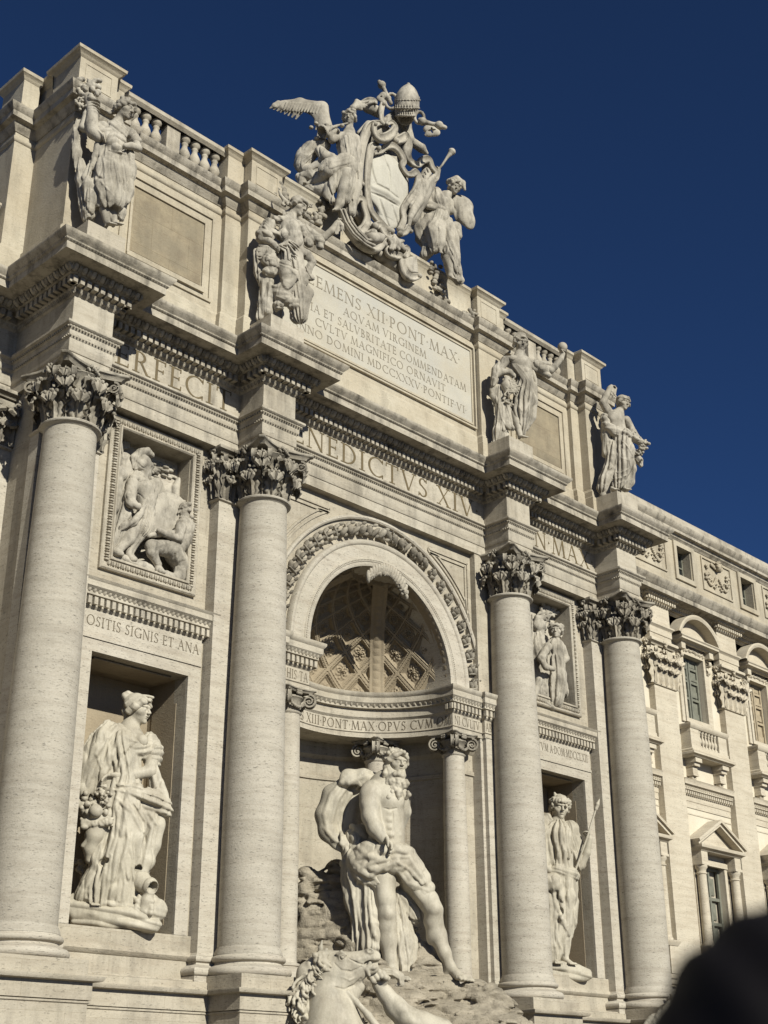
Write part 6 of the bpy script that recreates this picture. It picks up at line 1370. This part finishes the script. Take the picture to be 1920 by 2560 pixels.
F.c(B_, [(950,950,-10,92),(1035,1080,-10,74),(1115,1190,0,60),(1148,1245,6,51),(1146,1310,-20,53),(1170,1395,-30,52),(1213,1500,-20,36),(1240,1570,-16,31)], 22); F.e(B_, 1152,1237,46, 30,30,22, 12); F.e(B_, 1060,1150,46, 60,28,24, 16, rot=-52); F.e(B_, 1142,1370,-30, 34,76,38, 20, rot=-14)
F.foot(B_, (1243,1580,-16), (.82,.56,-.18), 178)
F.rs = .86
# drapery round the hips, over the thighs and falling between the legs
F.c(D, [(690,900,30,50),(760,890,80,62),(850,900,110,58),(930,895,100,48),(1000,905,40,38)], 24, ('d',5,13,(.3,-.3,.95),.6))
F.c(D, [(720,960,50,92),(800,965,70,100),(880,965,70,98),(960,960,20,90)], 30, ('r',6,10,(1000,820,130),.7)); F.c(D, [(740,1000,60,90),(800,1040,60,76),(825,1075,70,60)], 24, ('a',9,7,.4))
F.c(D, [(955,950,0,112),(1028,1050,0,100),(1080,1120,0,84)], 26, ('r',6,10,(900,860,80),.7))
F.c(D, [(690,940,10,80),(670,1050,0,76),(680,1180,0,64),(720,1300,0,54),(720,1400,0,50),(700,1470,0,40)], 26, ('a',13,7,.5)); F.c(D, [(760,1080,40,50),(775,1200,40,56),(790,1330,40,66),(780,1450,40,60)], 24, ('a',12,7,.4))
F.c(D, [(900,1200,-30,70),(930,1320,-40,80),(960,1440,-40,90),(950,1560,-30,90),(960,1640,-20,70)], 30, ('a',15,10,.4)); F.c(D, [(960,1180,-60,80),(1010,1260,-60,60),(1040,1290,-50,30)], 22, ('a',10,6,.4)); F.c(D, [(700,800,-20,80),(660,880,-20,60),(640,960,-10,50)], 26, ('d',10,12,(.5,-.3,.7)))
F.c(D, [(800,1440,-60,90),(850,1560,-60,100)], 30)
for pl, r in (([(690,960),(780,1000),(860,1000),(930,960)],20),([(680,1000),(760,1040),(840,1040)],18),([(930,940),(960,1010),(1040,1100)],18),([(1000,930),(1050,1010),(1110,1100)],18),([(820,870),(900,860),(990,890)],18),([(700,870),(760,930),(860,950)],20),([(690,1040),(740,1080),(800,1090)],16),([(940,1000),(980,1080),(1060,1140)],16),([(700,940),(820,900),(940,890),(1000,910)],18),([(700,1000),(800,960),(920,930),(1010,930)],12),([(760,1060),(830,1000),(920,960)],12),([(920,1000),(990,1080),(1110,1130)],12),([(930,960),(1010,1010),(1080,1090)],11),([(760,1170),(780,1320),(820,1470)],12),([(700,1060),(690,1200),(720,1340)],12),([(930,1260),(960,1400),(940,1560)],12),([(990,1380),(1010,1480),(980,1600)],11)): F.roll(D, pl, r)
# billowing cloak: a thick curved sail with a hollow
ck = 'cloak'
F.c(ck, [(800,470,-40,36),(730,462,-20,50),(640,468,-20,56),(556,560,-20,64),(515,680,-20,66),(528,775,-20,58),(590,835,-20,48),(640,870,-10,46)], 40, ('a',13,5,.9))
F.c(ck, [(700,560,-100,60),(640,640,-120,80),(620,740,-120,80),(660,830,-100,60)], 40)
F.c(ck, [(690,590,10,50),(670,690,10,60),(680,770,20,44)], 22, sub=True)
for pl, r in (([(740,450),(640,490),(570,600),(540,720)],16),([(730,490),(650,560),(600,660),(590,760)],14),([(600,600),(580,720),(600,800)],12),([(620,460),(540,560),(500,680),(520,790)],14),([(500,760),(560,830),(610,860)],14)): F.roll(ck, pl, r)
F.build()
# ---- rocks
RK = thing('fountain_rocks', 'rough travertine rock mass under and behind the sea god', 'rocks', (0, -.5, GROUND))
F = Figure(S7, (-.2,-.3,-12), .04, RK, {'*':'rock'})
def rk_(pts, k=60, amp=22, g='rock'): F.c(g, pts, k, ('d',amp,5.0,(.22,-.18,1),1.6))
rk_([(560,1040,-260,80),(540,1150,-260,120),(540,1300,-240,140),(520,1450,-200,150),(500,1650,-150,180),(500,1950,-100,240)])
rk_([(400,1050,-200,50),(390,1160,-180,60),(400,1300,-170,60),(380,1420,-160,70),(360,1560,-150,80)])
rk_([(640,1300,-200,130),(700,1500,-120,150),(800,1700,-60,190),(900,1900,0,260)])
rk_([(1030,1400,-120,40),(1050,1500,-110,70),(1090,1600,-90,100),(1160,1720,-70,140),(1200,1900,-50,220)])
rk_([(900,1640,-60,80),(1000,1720,-30,110),(1050,1850,0,180)]); rk_([(1290,1750,-10,78),(1400,1735,-10,66),(1450,1800,-10,110),(1520,1930,-10,170)], 40)
rk_([(1100,1500,-140,40),(1110,1560,-130,30)]); rk_([(300,2150,0,300),(700,2150,100,320),(1100,2150,100,320),(1550,2150,50,280)], 90)
for i in range(26): F.e('rock', 950+rn.gauss(0,50), 1690+rn.gauss(0,40), 80+rn.uniform(-20,40), 20, 22, 20, 10)
s = F.G['rock']; s.post = (.13, 3.6, (1,1,2.4)); F.build()
# ---- sea horse and the hand of its tamer
HS = thing('stone_horse', 'rearing white marble horse with curling mane and open mouth, cropped at the bottom edge', 'statue', (-2.2, -3.2, -14.5))
F = Figure(S7, (-2.0,-2.6,-13), .013, HS, {'*':'marble'}); h_ = 'body'
F.c(h_, [(520,1560,0,78),(600,1580,0,82),(690,1560,0,62),(760,1530,0,46),(800,1520,0,34)], 26, flat=((0,1,0),1.3)); F.c(h_, [(560,1640,0,70),(620,1650,0,60),(700,1610,0,48),(770,1590,0,30),(800,1590,0,24)], 22, flat=((0,1,0),1.3))
F.e(h_, 590,1640,20, 78,62,50, 22); F.e(h_, 768,1490,26, 26,20,24, 12); F.e(h_, 774,1484,52, 18,12,18, 3, rot=10, sub=True); F.c(h_, [(745,1535,30,14),(790,1530,30,13),(822,1530,14,10)], 8); F.c(h_, [(720,1562,30,10),(770,1556,30,15),(830,1562,10,15)], 3, sub=True); F.c(h_, [(735,1590,30,12),(790,1585,24,14),(812,1578,10,9)], 6); F.roll(h_, [(560,1560),(600,1600),(660,1610),(720,1580)], 7, False); F.roll(h_, [(560,1700),(620,1716),(680,1690),(715,1650)], 9, False); F.roll(h_, [(640,1530),(700,1560),(740,1570)], 5, False); F.roll(h_, [(600,1640),(650,1660),(690,1640)], 6)
F.e(h_, 602,1522,58, 24,26,18, 10); F.e(h_, 606,1528,72, 17,12,14, 3, sub=True); F.e(h_, 606,1527,66, 11,10,11, 2); F.c(h_, [(575,1505,62,9),(600,1494,66,11),(628,1510,60,8)], 6); F.c(h_, [(640,1540,52,9),(700,1540,44,12),(750,1520,34,8)], 12)
F.c(h_, [(770,1560,30,12),(752,1600,30,14),(765,1630,30,10)], 5); F.c(h_, [(480,1520,40,20),(478,1470,44,14),(486,1425,44,4)], 8)
F.c(h_, [(540,1640,-10,90),(520,1760,-20,120),(540,1880,-30,160),(560,2050,-40,210),(600,2300,-40,260)], 40); F.c(h_, [(700,1700,-40,40),(640,1760,-40,60)], 30)
F.c(h_, [(630,1720,40,12),(690,1790,40,16),(760,1870,40,20),(820,1950,40,24)], 16)
mn = 'mane'
for i in range(110):   # waving locks falling from the crest
    t = (i+.5)/110; x0 = 500-125*min(1,t*1.5)**.8+rn.gauss(0,16); y0 = 1500+330*t; ln = rn.uniform(90,150); ph = rn.uniform(0,6.3); r = rn.uniform(6,9); d0 = 45+rn.uniform(-45,50); kx = rn.uniform(-.75,.15)
    F.c(mn, [(x0+kx*ln*q/7+20*sin(ph+q*.95)*(q/7)**.5, y0+ln*.8*q/7+8*cos(ph+q*.95), d0+14*cos(ph+q*.95)+10*sin(pi*q/7), r*(.75+.45*sin(pi*q/7))*(1 if q < 6 else .6)) for q in range(8)], 4, ki=4)
F.c(mn, [(480,1540,10,50),(400,1620,0,60),(370,1740,0,60),(400,1860,0,60),(440,1960,0,60)], 30)
for i in range(14): F.c(mn, [(500+rn.uniform(-30,20),1500+rn.uniform(-20,60),70,12),(470+rn.uniform(-30,40),1530+rn.uniform(-20,60),84,15),(500+rn.uniform(-30,40),1570+rn.uniform(-20,40),76,8)], 5)
F.build()
TR = thing('triton_statue', 'muscular marble triton arm reaching up, fist gripping the bridle of the horse', 'statue', (-1.2, -3.0, -14.5))
F = Figure(S7, (-1.3,-2.7,-13), .012, TR, {'*':'marble'})
F.c(B_, [(1180,1985,-20,100),(1080,1930,-10,78),(990,1890,0,70),(920,1820,10,62),(860,1740,20,46),(825,1690,24,38)], 24); F.e(B_, 960,1830,60, 60,34,30, 18, rot=-40); F.e(B_, 1010,1900,50, 70,34,36, 20, rot=-30)
F.c(B_, [(825,1690,24,40),(810,1640,28,44)], 14)
for i, (x, y) in enumerate(((770,1640),(792,1622),(818,1612),(842,1620))): F.c(B_, [(800+10*i,1660-6*i,50,18),(x,y,68,19),(x+4,y-2,92,18),(x+20,y+24,100,16),(x+30,y+30,84,13)], 5)
F.c(B_, [(850,1680,50,20),(872,1650,70,17),(860,1630,88,14),(840,1634,96,11)], 6)
br = 'bridle'; F.c(br, [(790,1620,40,12),(850,1612,40,22),(910,1615,40,26),(950,1640,40,24),(955,1680,40,18),(930,1690,40,10)], 6, flat=((0,1,0),1.5))
for o in (-12, 0, 12): F.c(br, [(840,1612+o,64,5),(905,1615+o,66,6),(945,1645+o*.6,64,6),(950,1680,60,4)], 3)
F.build()
# ---- curling hair of the second horse, low on the right
H2 = thing('stone_horse', 'curling white mane of the far marble horse, half hidden by the dark head', 'statue', (8.4, -2.6, -14.2))
F = Figure(ZM[12], (8.3,-2.4,-13), .02, H2, {'*':'marble'})
for i in range(60):
    t = rn.random(); x = 440-190*t+rn.gauss(0,36); y = 2060+210*t+rn.gauss(0,36); a = rn.uniform(0,6.3); w = rn.uniform(60,110); r = rn.uniform(13,22)
    F.c('mane', [(x+w*.5,y-w*.5,0,r),(x,y-w*.3,30,r*1.1),(x-w*.35,y+w*.2,40,r),(x-w*.1+10*sin(a),y+w*.6,25,r*.6)], 5)
F.c('mane', [(460,2080,-40,90),(380,2160,-40,110),(320,2300,-40,120)], 30); F.c('body', [(470,2150,-60,120),(480,2300,-60,180),(500,2500,-60,240)], 40)
F.build()
RL = thing('fountain_rocks', 'small leafy rock outcrop beside the far column pedestal', 'rocks', (9.6, -.9, GROUND))
F = Figure(ZM[12], (9.7,-.6,-13), .03, RL, {'*':'rock'})
for i in range(26): F.e('rock', 470+rn.gauss(0,46), 1985+rn.gauss(0,28), rn.uniform(-20,20), rn.uniform(10,34), rn.uniform(8,20), 18, 6, rot=rn.uniform(-60,60))
F.c('rock', [(470,2010,-20,44),(500,2150,-20,90),(520,2400,-20,160)], 30); F.build()
# ================================================================ CARVED RELIEF PANELS
def relief(c, label):
    T = thing('relief_panel', label, 'relief', (c, 1.2, -4.08), 'relief panels above the niches')
    x0, x1, z0, z1 = c-1.30, c+1.30, -4.08, -.36; m = MB(); Wd = .30
    def ring(o, y): return [(x0+o, y, z0+o), (x1-o, y, z0+o), (x1-o, y, z1-o), (x0+o, y, z1-o)]
    m.grid(np.array([ring(o, y) for o, y in ((0,1.2),(0,1.12),(.03,1.09),(.06,1.09),(.08,1.11),(.10,1.12),(.22,1.10),(.24,1.06),(.27,1.06),(.30,1.09),(.30,1.7))]), cv=True)
    for (a, b) in (((x0+.15,z0+.15),(x1-.15,z0+.15)),((x0+.15,z1-.15),(x1-.15,z1-.15)),((x0+.15,z0+.15),(x0+.15,z1-.15)),((x1-.15,z0+.15),(x1-.15,z1-.15))):
        a, b = np.array(a), np.array(b); L_ = np.linalg.norm(b-a); n = int(L_/.125); t = (b-a)/L_; nn = np.array([-t[1], t[0]])
        for i in range(n):
            p = a+(b-a)*(i+.5)/n; ell(m, (p[0],1.10,p[1]), (t[0]*.043,0,t[1]*.043), (0,.06,0), (nn[0]*.06,0,nn[1]*.06), 2)
            p = a+(b-a)*(i+1)/n; ell(m, (p[0],1.10,p[1]), (t[0]*.014,0,t[1]*.014), (0,.05,0), (nn[0]*.065,0,nn[1]*.065), 2)
    m.build('frame', 'trim', T, 40)
    m = MB(); m.grid([[(x0+.3,1.68,z0+.3),(x0+.3,1.68,z1-.3)],[(x1-.3,1.68,z0+.3),(x1-.3,1.68,z1-.3)]]); m.build('backdrop', 'pil', T, None)
    return T
T = relief(-7.27, 'carved relief panel of a soldier with crested helmet and a kneeling man holding a plan')
F = Figure(ZM[3], (-7.2,1.38,-2.2), .0145, T, {'*':'marbleg'}, wall=True); B2 = 'soldier'
def rhead(F, g, x, y, d, s, k):   # small carved head in profile, k = +1 facing right
    F.e(g, x, y-.12*s, d, .34*s, .36*s, .3*s, 8); F.e(g, x+k*.1*s, y+.12*s, d, .24*s, .36*s, .26*s, 8); F.c(g, [(x+k*.34*s,y-.02*s,d,.05*s),(x+k*.46*s,y+.14*s,d,.07*s)], 4); F.e(g, x+k*.25*s, y+.4*s, d, .12*s, .1*s, .14*s, 5); F.e(g, x+k*.33*s, y-.12*s, d, .07*s, .05*s, .2*s, 4)
rhead(F, B2, 850, 770, 40, 120, 1)
F.c(B2, [(828,740,40,44),(850,728,40,46),(880,745,40,30),(905,752,40,10)], 6); F.c(B2, [(800,760,40,16),(800,700,44,24),(830,665,46,24),(870,660,46,22),(900,680,44,14)], 8, ('a',5,6,3))
F.c(B2, [(830,820,30,34),(835,880,30,70),(860,960,30,58),(865,1020,30,56)], 16); F.c(B2, [(850,1030,30,62),(835,1080,30,72),(830,1110,30,74)], 10, ('a',7,22,0))
F.c(B2, [(785,850,60,36),(770,930,80,32),(775,965,95,28),(815,985,110,22)], 10); F.c(B2, [(890,860,20,34),(905,920,40,28),(890,990,60,22)], 10)
F.c(B2, [(800,1110,40,46),(760,1180,50,36),(710,1235,50,24),(690,1255,60,26),(720,1268,70,14)], 10); F.c(B2, [(850,1120,30,46),(790,1200,30,34),(765,1270,40,22),(780,1295,50,22),(800,1300,60,14)], 10)
F.c('cloak', [(800,810,20,40),(750,930,20,50),(730,1040,20,50),(700,1140,20,40),(650,1250,10,30)], 14, ('a',11,7,1)); F.c('cloak', [(720,1110,60,20),(790,1080,80,22),(830,1030,90,20),(850,980,90,14)], 10, ('a',5,4,1)); F.c('cloak', [(790,820,60,26),(850,840,70,24),(895,880,60,22),(905,930,50,14)], 8); F.c('cloak', [(870,1010,20,24),(905,930,10,18),(890,1080,10,22)], 8)
g2 = 'guard'; F.e(g2, 740,712,-10, 42,46,40, 6); F.e(g2, 705,792,20, 48,48,40, 8); F.c(g2, [(730,700,20,5),(718,600,10,5)], 3); F.c(g2, [(690,840,20,38),(688,910,20,34),(690,960,20,26),(680,1000,40,26)], 10); F.e(g2, 655,1100,10, 40,110,24, 5, rot=6); F.c(g2, [(740,770,-20,60),(740,900,-20,60),(720,1050,-20,60)], 20)
for i in range(7): F.c(g2, [(690+12*i,650-2*i,-50,6),(688+13*i,600,-50,6)], 3)
k_ = 'kneeling_man'; rhead(F, k_, 1105, 1010, 50, 105, -1)
for i in range(26): F.e(k_, 1125+rn.gauss(0,24), 990+rn.gauss(0,26), 50+rn.uniform(-30,40), 12, 12, 12, 3)
F.c(k_, [(1100,1060,40,30),(1095,1110,40,62),(1070,1190,40,64),(1020,1240,40,60)], 14, ('d',5,20,(.8,0,.5))); F.c(k_, [(1070,1110,80,34),(1060,1180,100,26),(980,1150,100,19),(945,1130,100,18)], 8); F.c(k_, [(1040,1150,60,24),(940,1150,70,18),(880,1158,70,16)], 8)
F.c(k_, [(1010,1240,60,54),(900,1225,80,40),(900,1260,80,32),(935,1330,70,20),(940,1360,70,22),(970,1375,80,12)], 10); F.c(k_, [(1030,1270,40,60),(1080,1330,30,50),(1060,1400,40,36),(1020,1420,40,24)], 14, ('d',10,14,(.8,0,.5))); F.c(k_, [(1110,1150,0,50),(1110,1280,0,50),(1070,1390,0,40)], 14, ('a',9,6,.8))
s2 = 'plan'; F.c(s2, [(930,960,20,40),(1000,965,10,40),(1060,970,20,40)], 30, flat=((.72,.69,0),4)); F.c(s2, [(925,1040,30,60),(990,1045,10,60),(1040,1050,20,50)], 30, flat=((.72,.69,0),4)); F.c(s2, [(900,1110,30,36),(1000,1120,10,36)], 30, flat=((.72,.69,0),4)); F.c(s2, [(915,945,20,9),(1000,945,10,9),(1100,958,20,9)], 4); F.c(s2, [(880,1135,40,10),(960,1140,30,10),(1040,1135,20,10)], 4)
gr = 'ground'; F.c(gr, [(630,1290,10,40),(740,1310,20,36),(850,1350,30,34),(980,1400,30,34),(1090,1440,20,34)], 14, ('d',6,14,(.3,0,1))); F.c(gr, [(640,1330,0,30),(830,1390,0,40),(1080,1480,0,30)], 20); F.c(gr, [(1080,880,-90,26),(1080,960,-90,26)], 4)
bg_ = 'city_gate'; F.c(bg_, [(1050,820,-60,6),(1052,960,-60,6)], 3); F.c(bg_, [(1040,945,-60,26),(1040,880,-60,26),(1060,835,-60,22)], 6); F.c(bg_, [(1020,900,-85,60),(1090,900,-85,60)], 10, flat=((.72,.69,0),3)); F.e(bg_, 1075,890,-60, 20,44,30, 4, sub=True); F.c(bg_, [(930,860,-80,50),(930,930,-80,50)], 10, flat=((.72,.69,0),3)); F.c(bg_, [(1000,800,-70,8),(1120,850,-70,8)], 3)
for i in range(40): F.e(bg_, 930+rn.gauss(0,60), 765+rn.gauss(0,20), -70+rn.uniform(-10,20), rn.uniform(10,20), rn.uniform(7,13), 14, 3)
for g_ in ('soldier','cloak','kneeling_man','guard','ground'): F.g(g_).post = (.014, 11, (1,1,.5))
for i in range(24): F.e(gr, 950+rn.gauss(0,50), 760+rn.gauss(0,18), -80, 18, 8, 10, 3)
F.build()
T = relief(7.3, 'carved relief panel of a maiden in belted gown between two soldiers, behind the column')
F = Figure(ZM[5], (7.4,1.38,-2.2), .0165, T, {'*':'marbleg'}, wall=True); m_ = 'maiden'
L, q = F.head(437, 1792, 40, 92, (-.2,.95,-.05), neck=(432,1850,30), nr=22)
F.curls('hair', L, q, 18, ((-.45,.45),(-.3,.3),(.1,.5)), (.09,.13), 4)
F.c(m_, [(432,1850,30,30),(432,1890,40,56),(435,1940,40,46),(430,1985,40,50)], 12, ('a',3,10,.6)); F.c(m_, [(390,1880,60,26),(350,1950,80,20),(380,2000,100,17),(420,2010,105,14)], 8); F.c(m_, [(470,1890,10,26),(492,1950,30,22),(450,1995,80,16)], 8)
F.c(m_, [(425,1990,40,60),(420,2080,40,68),(415,2170,30,66)], 16, ('a',9,13,.8)); F.c(m_, [(470,2040,10,30),(465,2140,10,34)], 10, ('a',5,5,.8)); F.c(m_, [(440,2170,50,16),(450,2195,60,14)], 5)
g3 = 'soldiers'; rhead(F, g3, 502, 1815, -10, 80, -1); F.e(g3, 500,1800,-10, 32,30,30, 6); F.c(g3, [(510,1850,-20,36),(515,1930,-20,44),(510,2040,-20,44),(500,2150,-20,40)], 14, ('a',8,6,1)); rhead(F, g3, 340, 1790, 20, 80, 1); F.c(g3, [(330,1765,20,32),(345,1758,24,34),(370,1775,24,16)], 5); F.c(g3, [(320,1750,20,12),(330,1720,24,20),(360,1715,24,18),(375,1725,20,10)], 6)
F.c(g3, [(325,1830,0,40),(320,1910,0,54),(330,2000,0,50),(330,2150,0,46)], 14, ('a',11,7,1)); F.c(g3, [(300,1700,20,5),(300,2100,20,5)], 3); F.c(g3, [(340,2080,60,24),(320,2130,50,20),(310,2180,50,18)], 6)
gr = 'ground'; F.c(gr, [(310,2190,20,30),(400,2215,30,30),(480,2235,20,30),(540,2245,10,24)], 14, ('d',6,14,(.3,0,1)))
for i in range(30): F.c(gr, [(380+rn.gauss(0,24),1690+rn.gauss(0,22),-30,6),(395+rn.gauss(0,26),1685+rn.gauss(0,24),-20,9)], 3)
for g_ in ('maiden','soldiers','ground'): F.g(g_).post = (.016, 11, (1,1,.45))
F.c(gr, [(400,1660,-40,8),(385,1720,-40,12),(350,1760,-40,14)], 5)
F.build()
# ================================================================ THE BYSTANDER'S HEAD IN FRONT OF THE LENS
PE = thing('person', 'blurred dark bystander with black hair seen from behind, close to the viewer', 'person', (0, 0, GROUND))
hp = at(2080, 2940, d=0, A=np.array(CAMP)+_nh*.76); PE.location = (hp[0], hp[1], GROUND)
_rt = _r0; 
def pv(a, b, c): return hp+_r0*a+_nh*b+np.array([0,0,c])
sk = Sculpt(.009)
E3 = lambda S, a, b, c, x, y, z, k=.02, fold=None, sub=False: S.ell(pv(a,b,c), [_r0*x, _nh*y, np.array([0,0,z])], k, fold, sub)
E3(sk, 0,0,.0, .074,.094,.105); E3(sk, 0,.05,-.06, .06,.06,.085, .03); E3(sk, 0,.10,-.03, .012,.02,.02, .01)
for sg in (-1, 1): E3(sk, sg*.076,.0,-.02, .012,.022,.034, .006)
sk.chain([pv(0,-.005,-.08), pv(0,-.01,-.16), pv(0,-.02,-.24)], [.062,.058,.075], .03)
bd = Sculpt(.02); bd.chain([pv(-.17,-.02,-.27), pv(0,-.02,-.22), pv(.17,-.02,-.27)], [.075,.075,.075], .05)
zg = GROUND-hp[2]
bd.chain([pv(0,0,-.32), pv(0,0,-.55), pv(0,0,-.80)], [.165,.15,.165], .1, flat=(_nh, 1.35))
for sg in (-1, 1):
    bd.chain([pv(sg*.19,-.02,-.28), pv(sg*.24,-.03,-.55), pv(sg*.22,.10,-.78)], [.062,.052,.042], .05)
    bd.chain([pv(sg*.09,0,-.82), pv(sg*.10,0,-1.2), pv(sg*.10,-.01,zg+.10)], [.098,.07,.05], .06); bd.chain([pv(sg*.10,-.03,zg+.05), pv(sg*.11,.16,zg+.035)], [.05,.04], .03)
hr = Sculpt(.007); E3(hr, 0,-.018,.022, .098,.105,.112, .02, ('d',.006,90,_r0*.9+np.array([0,0,.4]),1.5)); hr.chain([pv(0,-.07,-.02), pv(0,-.07,-.10)], [.075,.065], .04, ('d',.006,90,_r0,1.5))
E3(hr, 0,.12,-.07, .075,.07,.11, .02, None, True)
sk.mesh('body', 'skin', PE); bd.mesh('clothing', 'coat', PE); hr.mesh('hair', 'hair', PE)
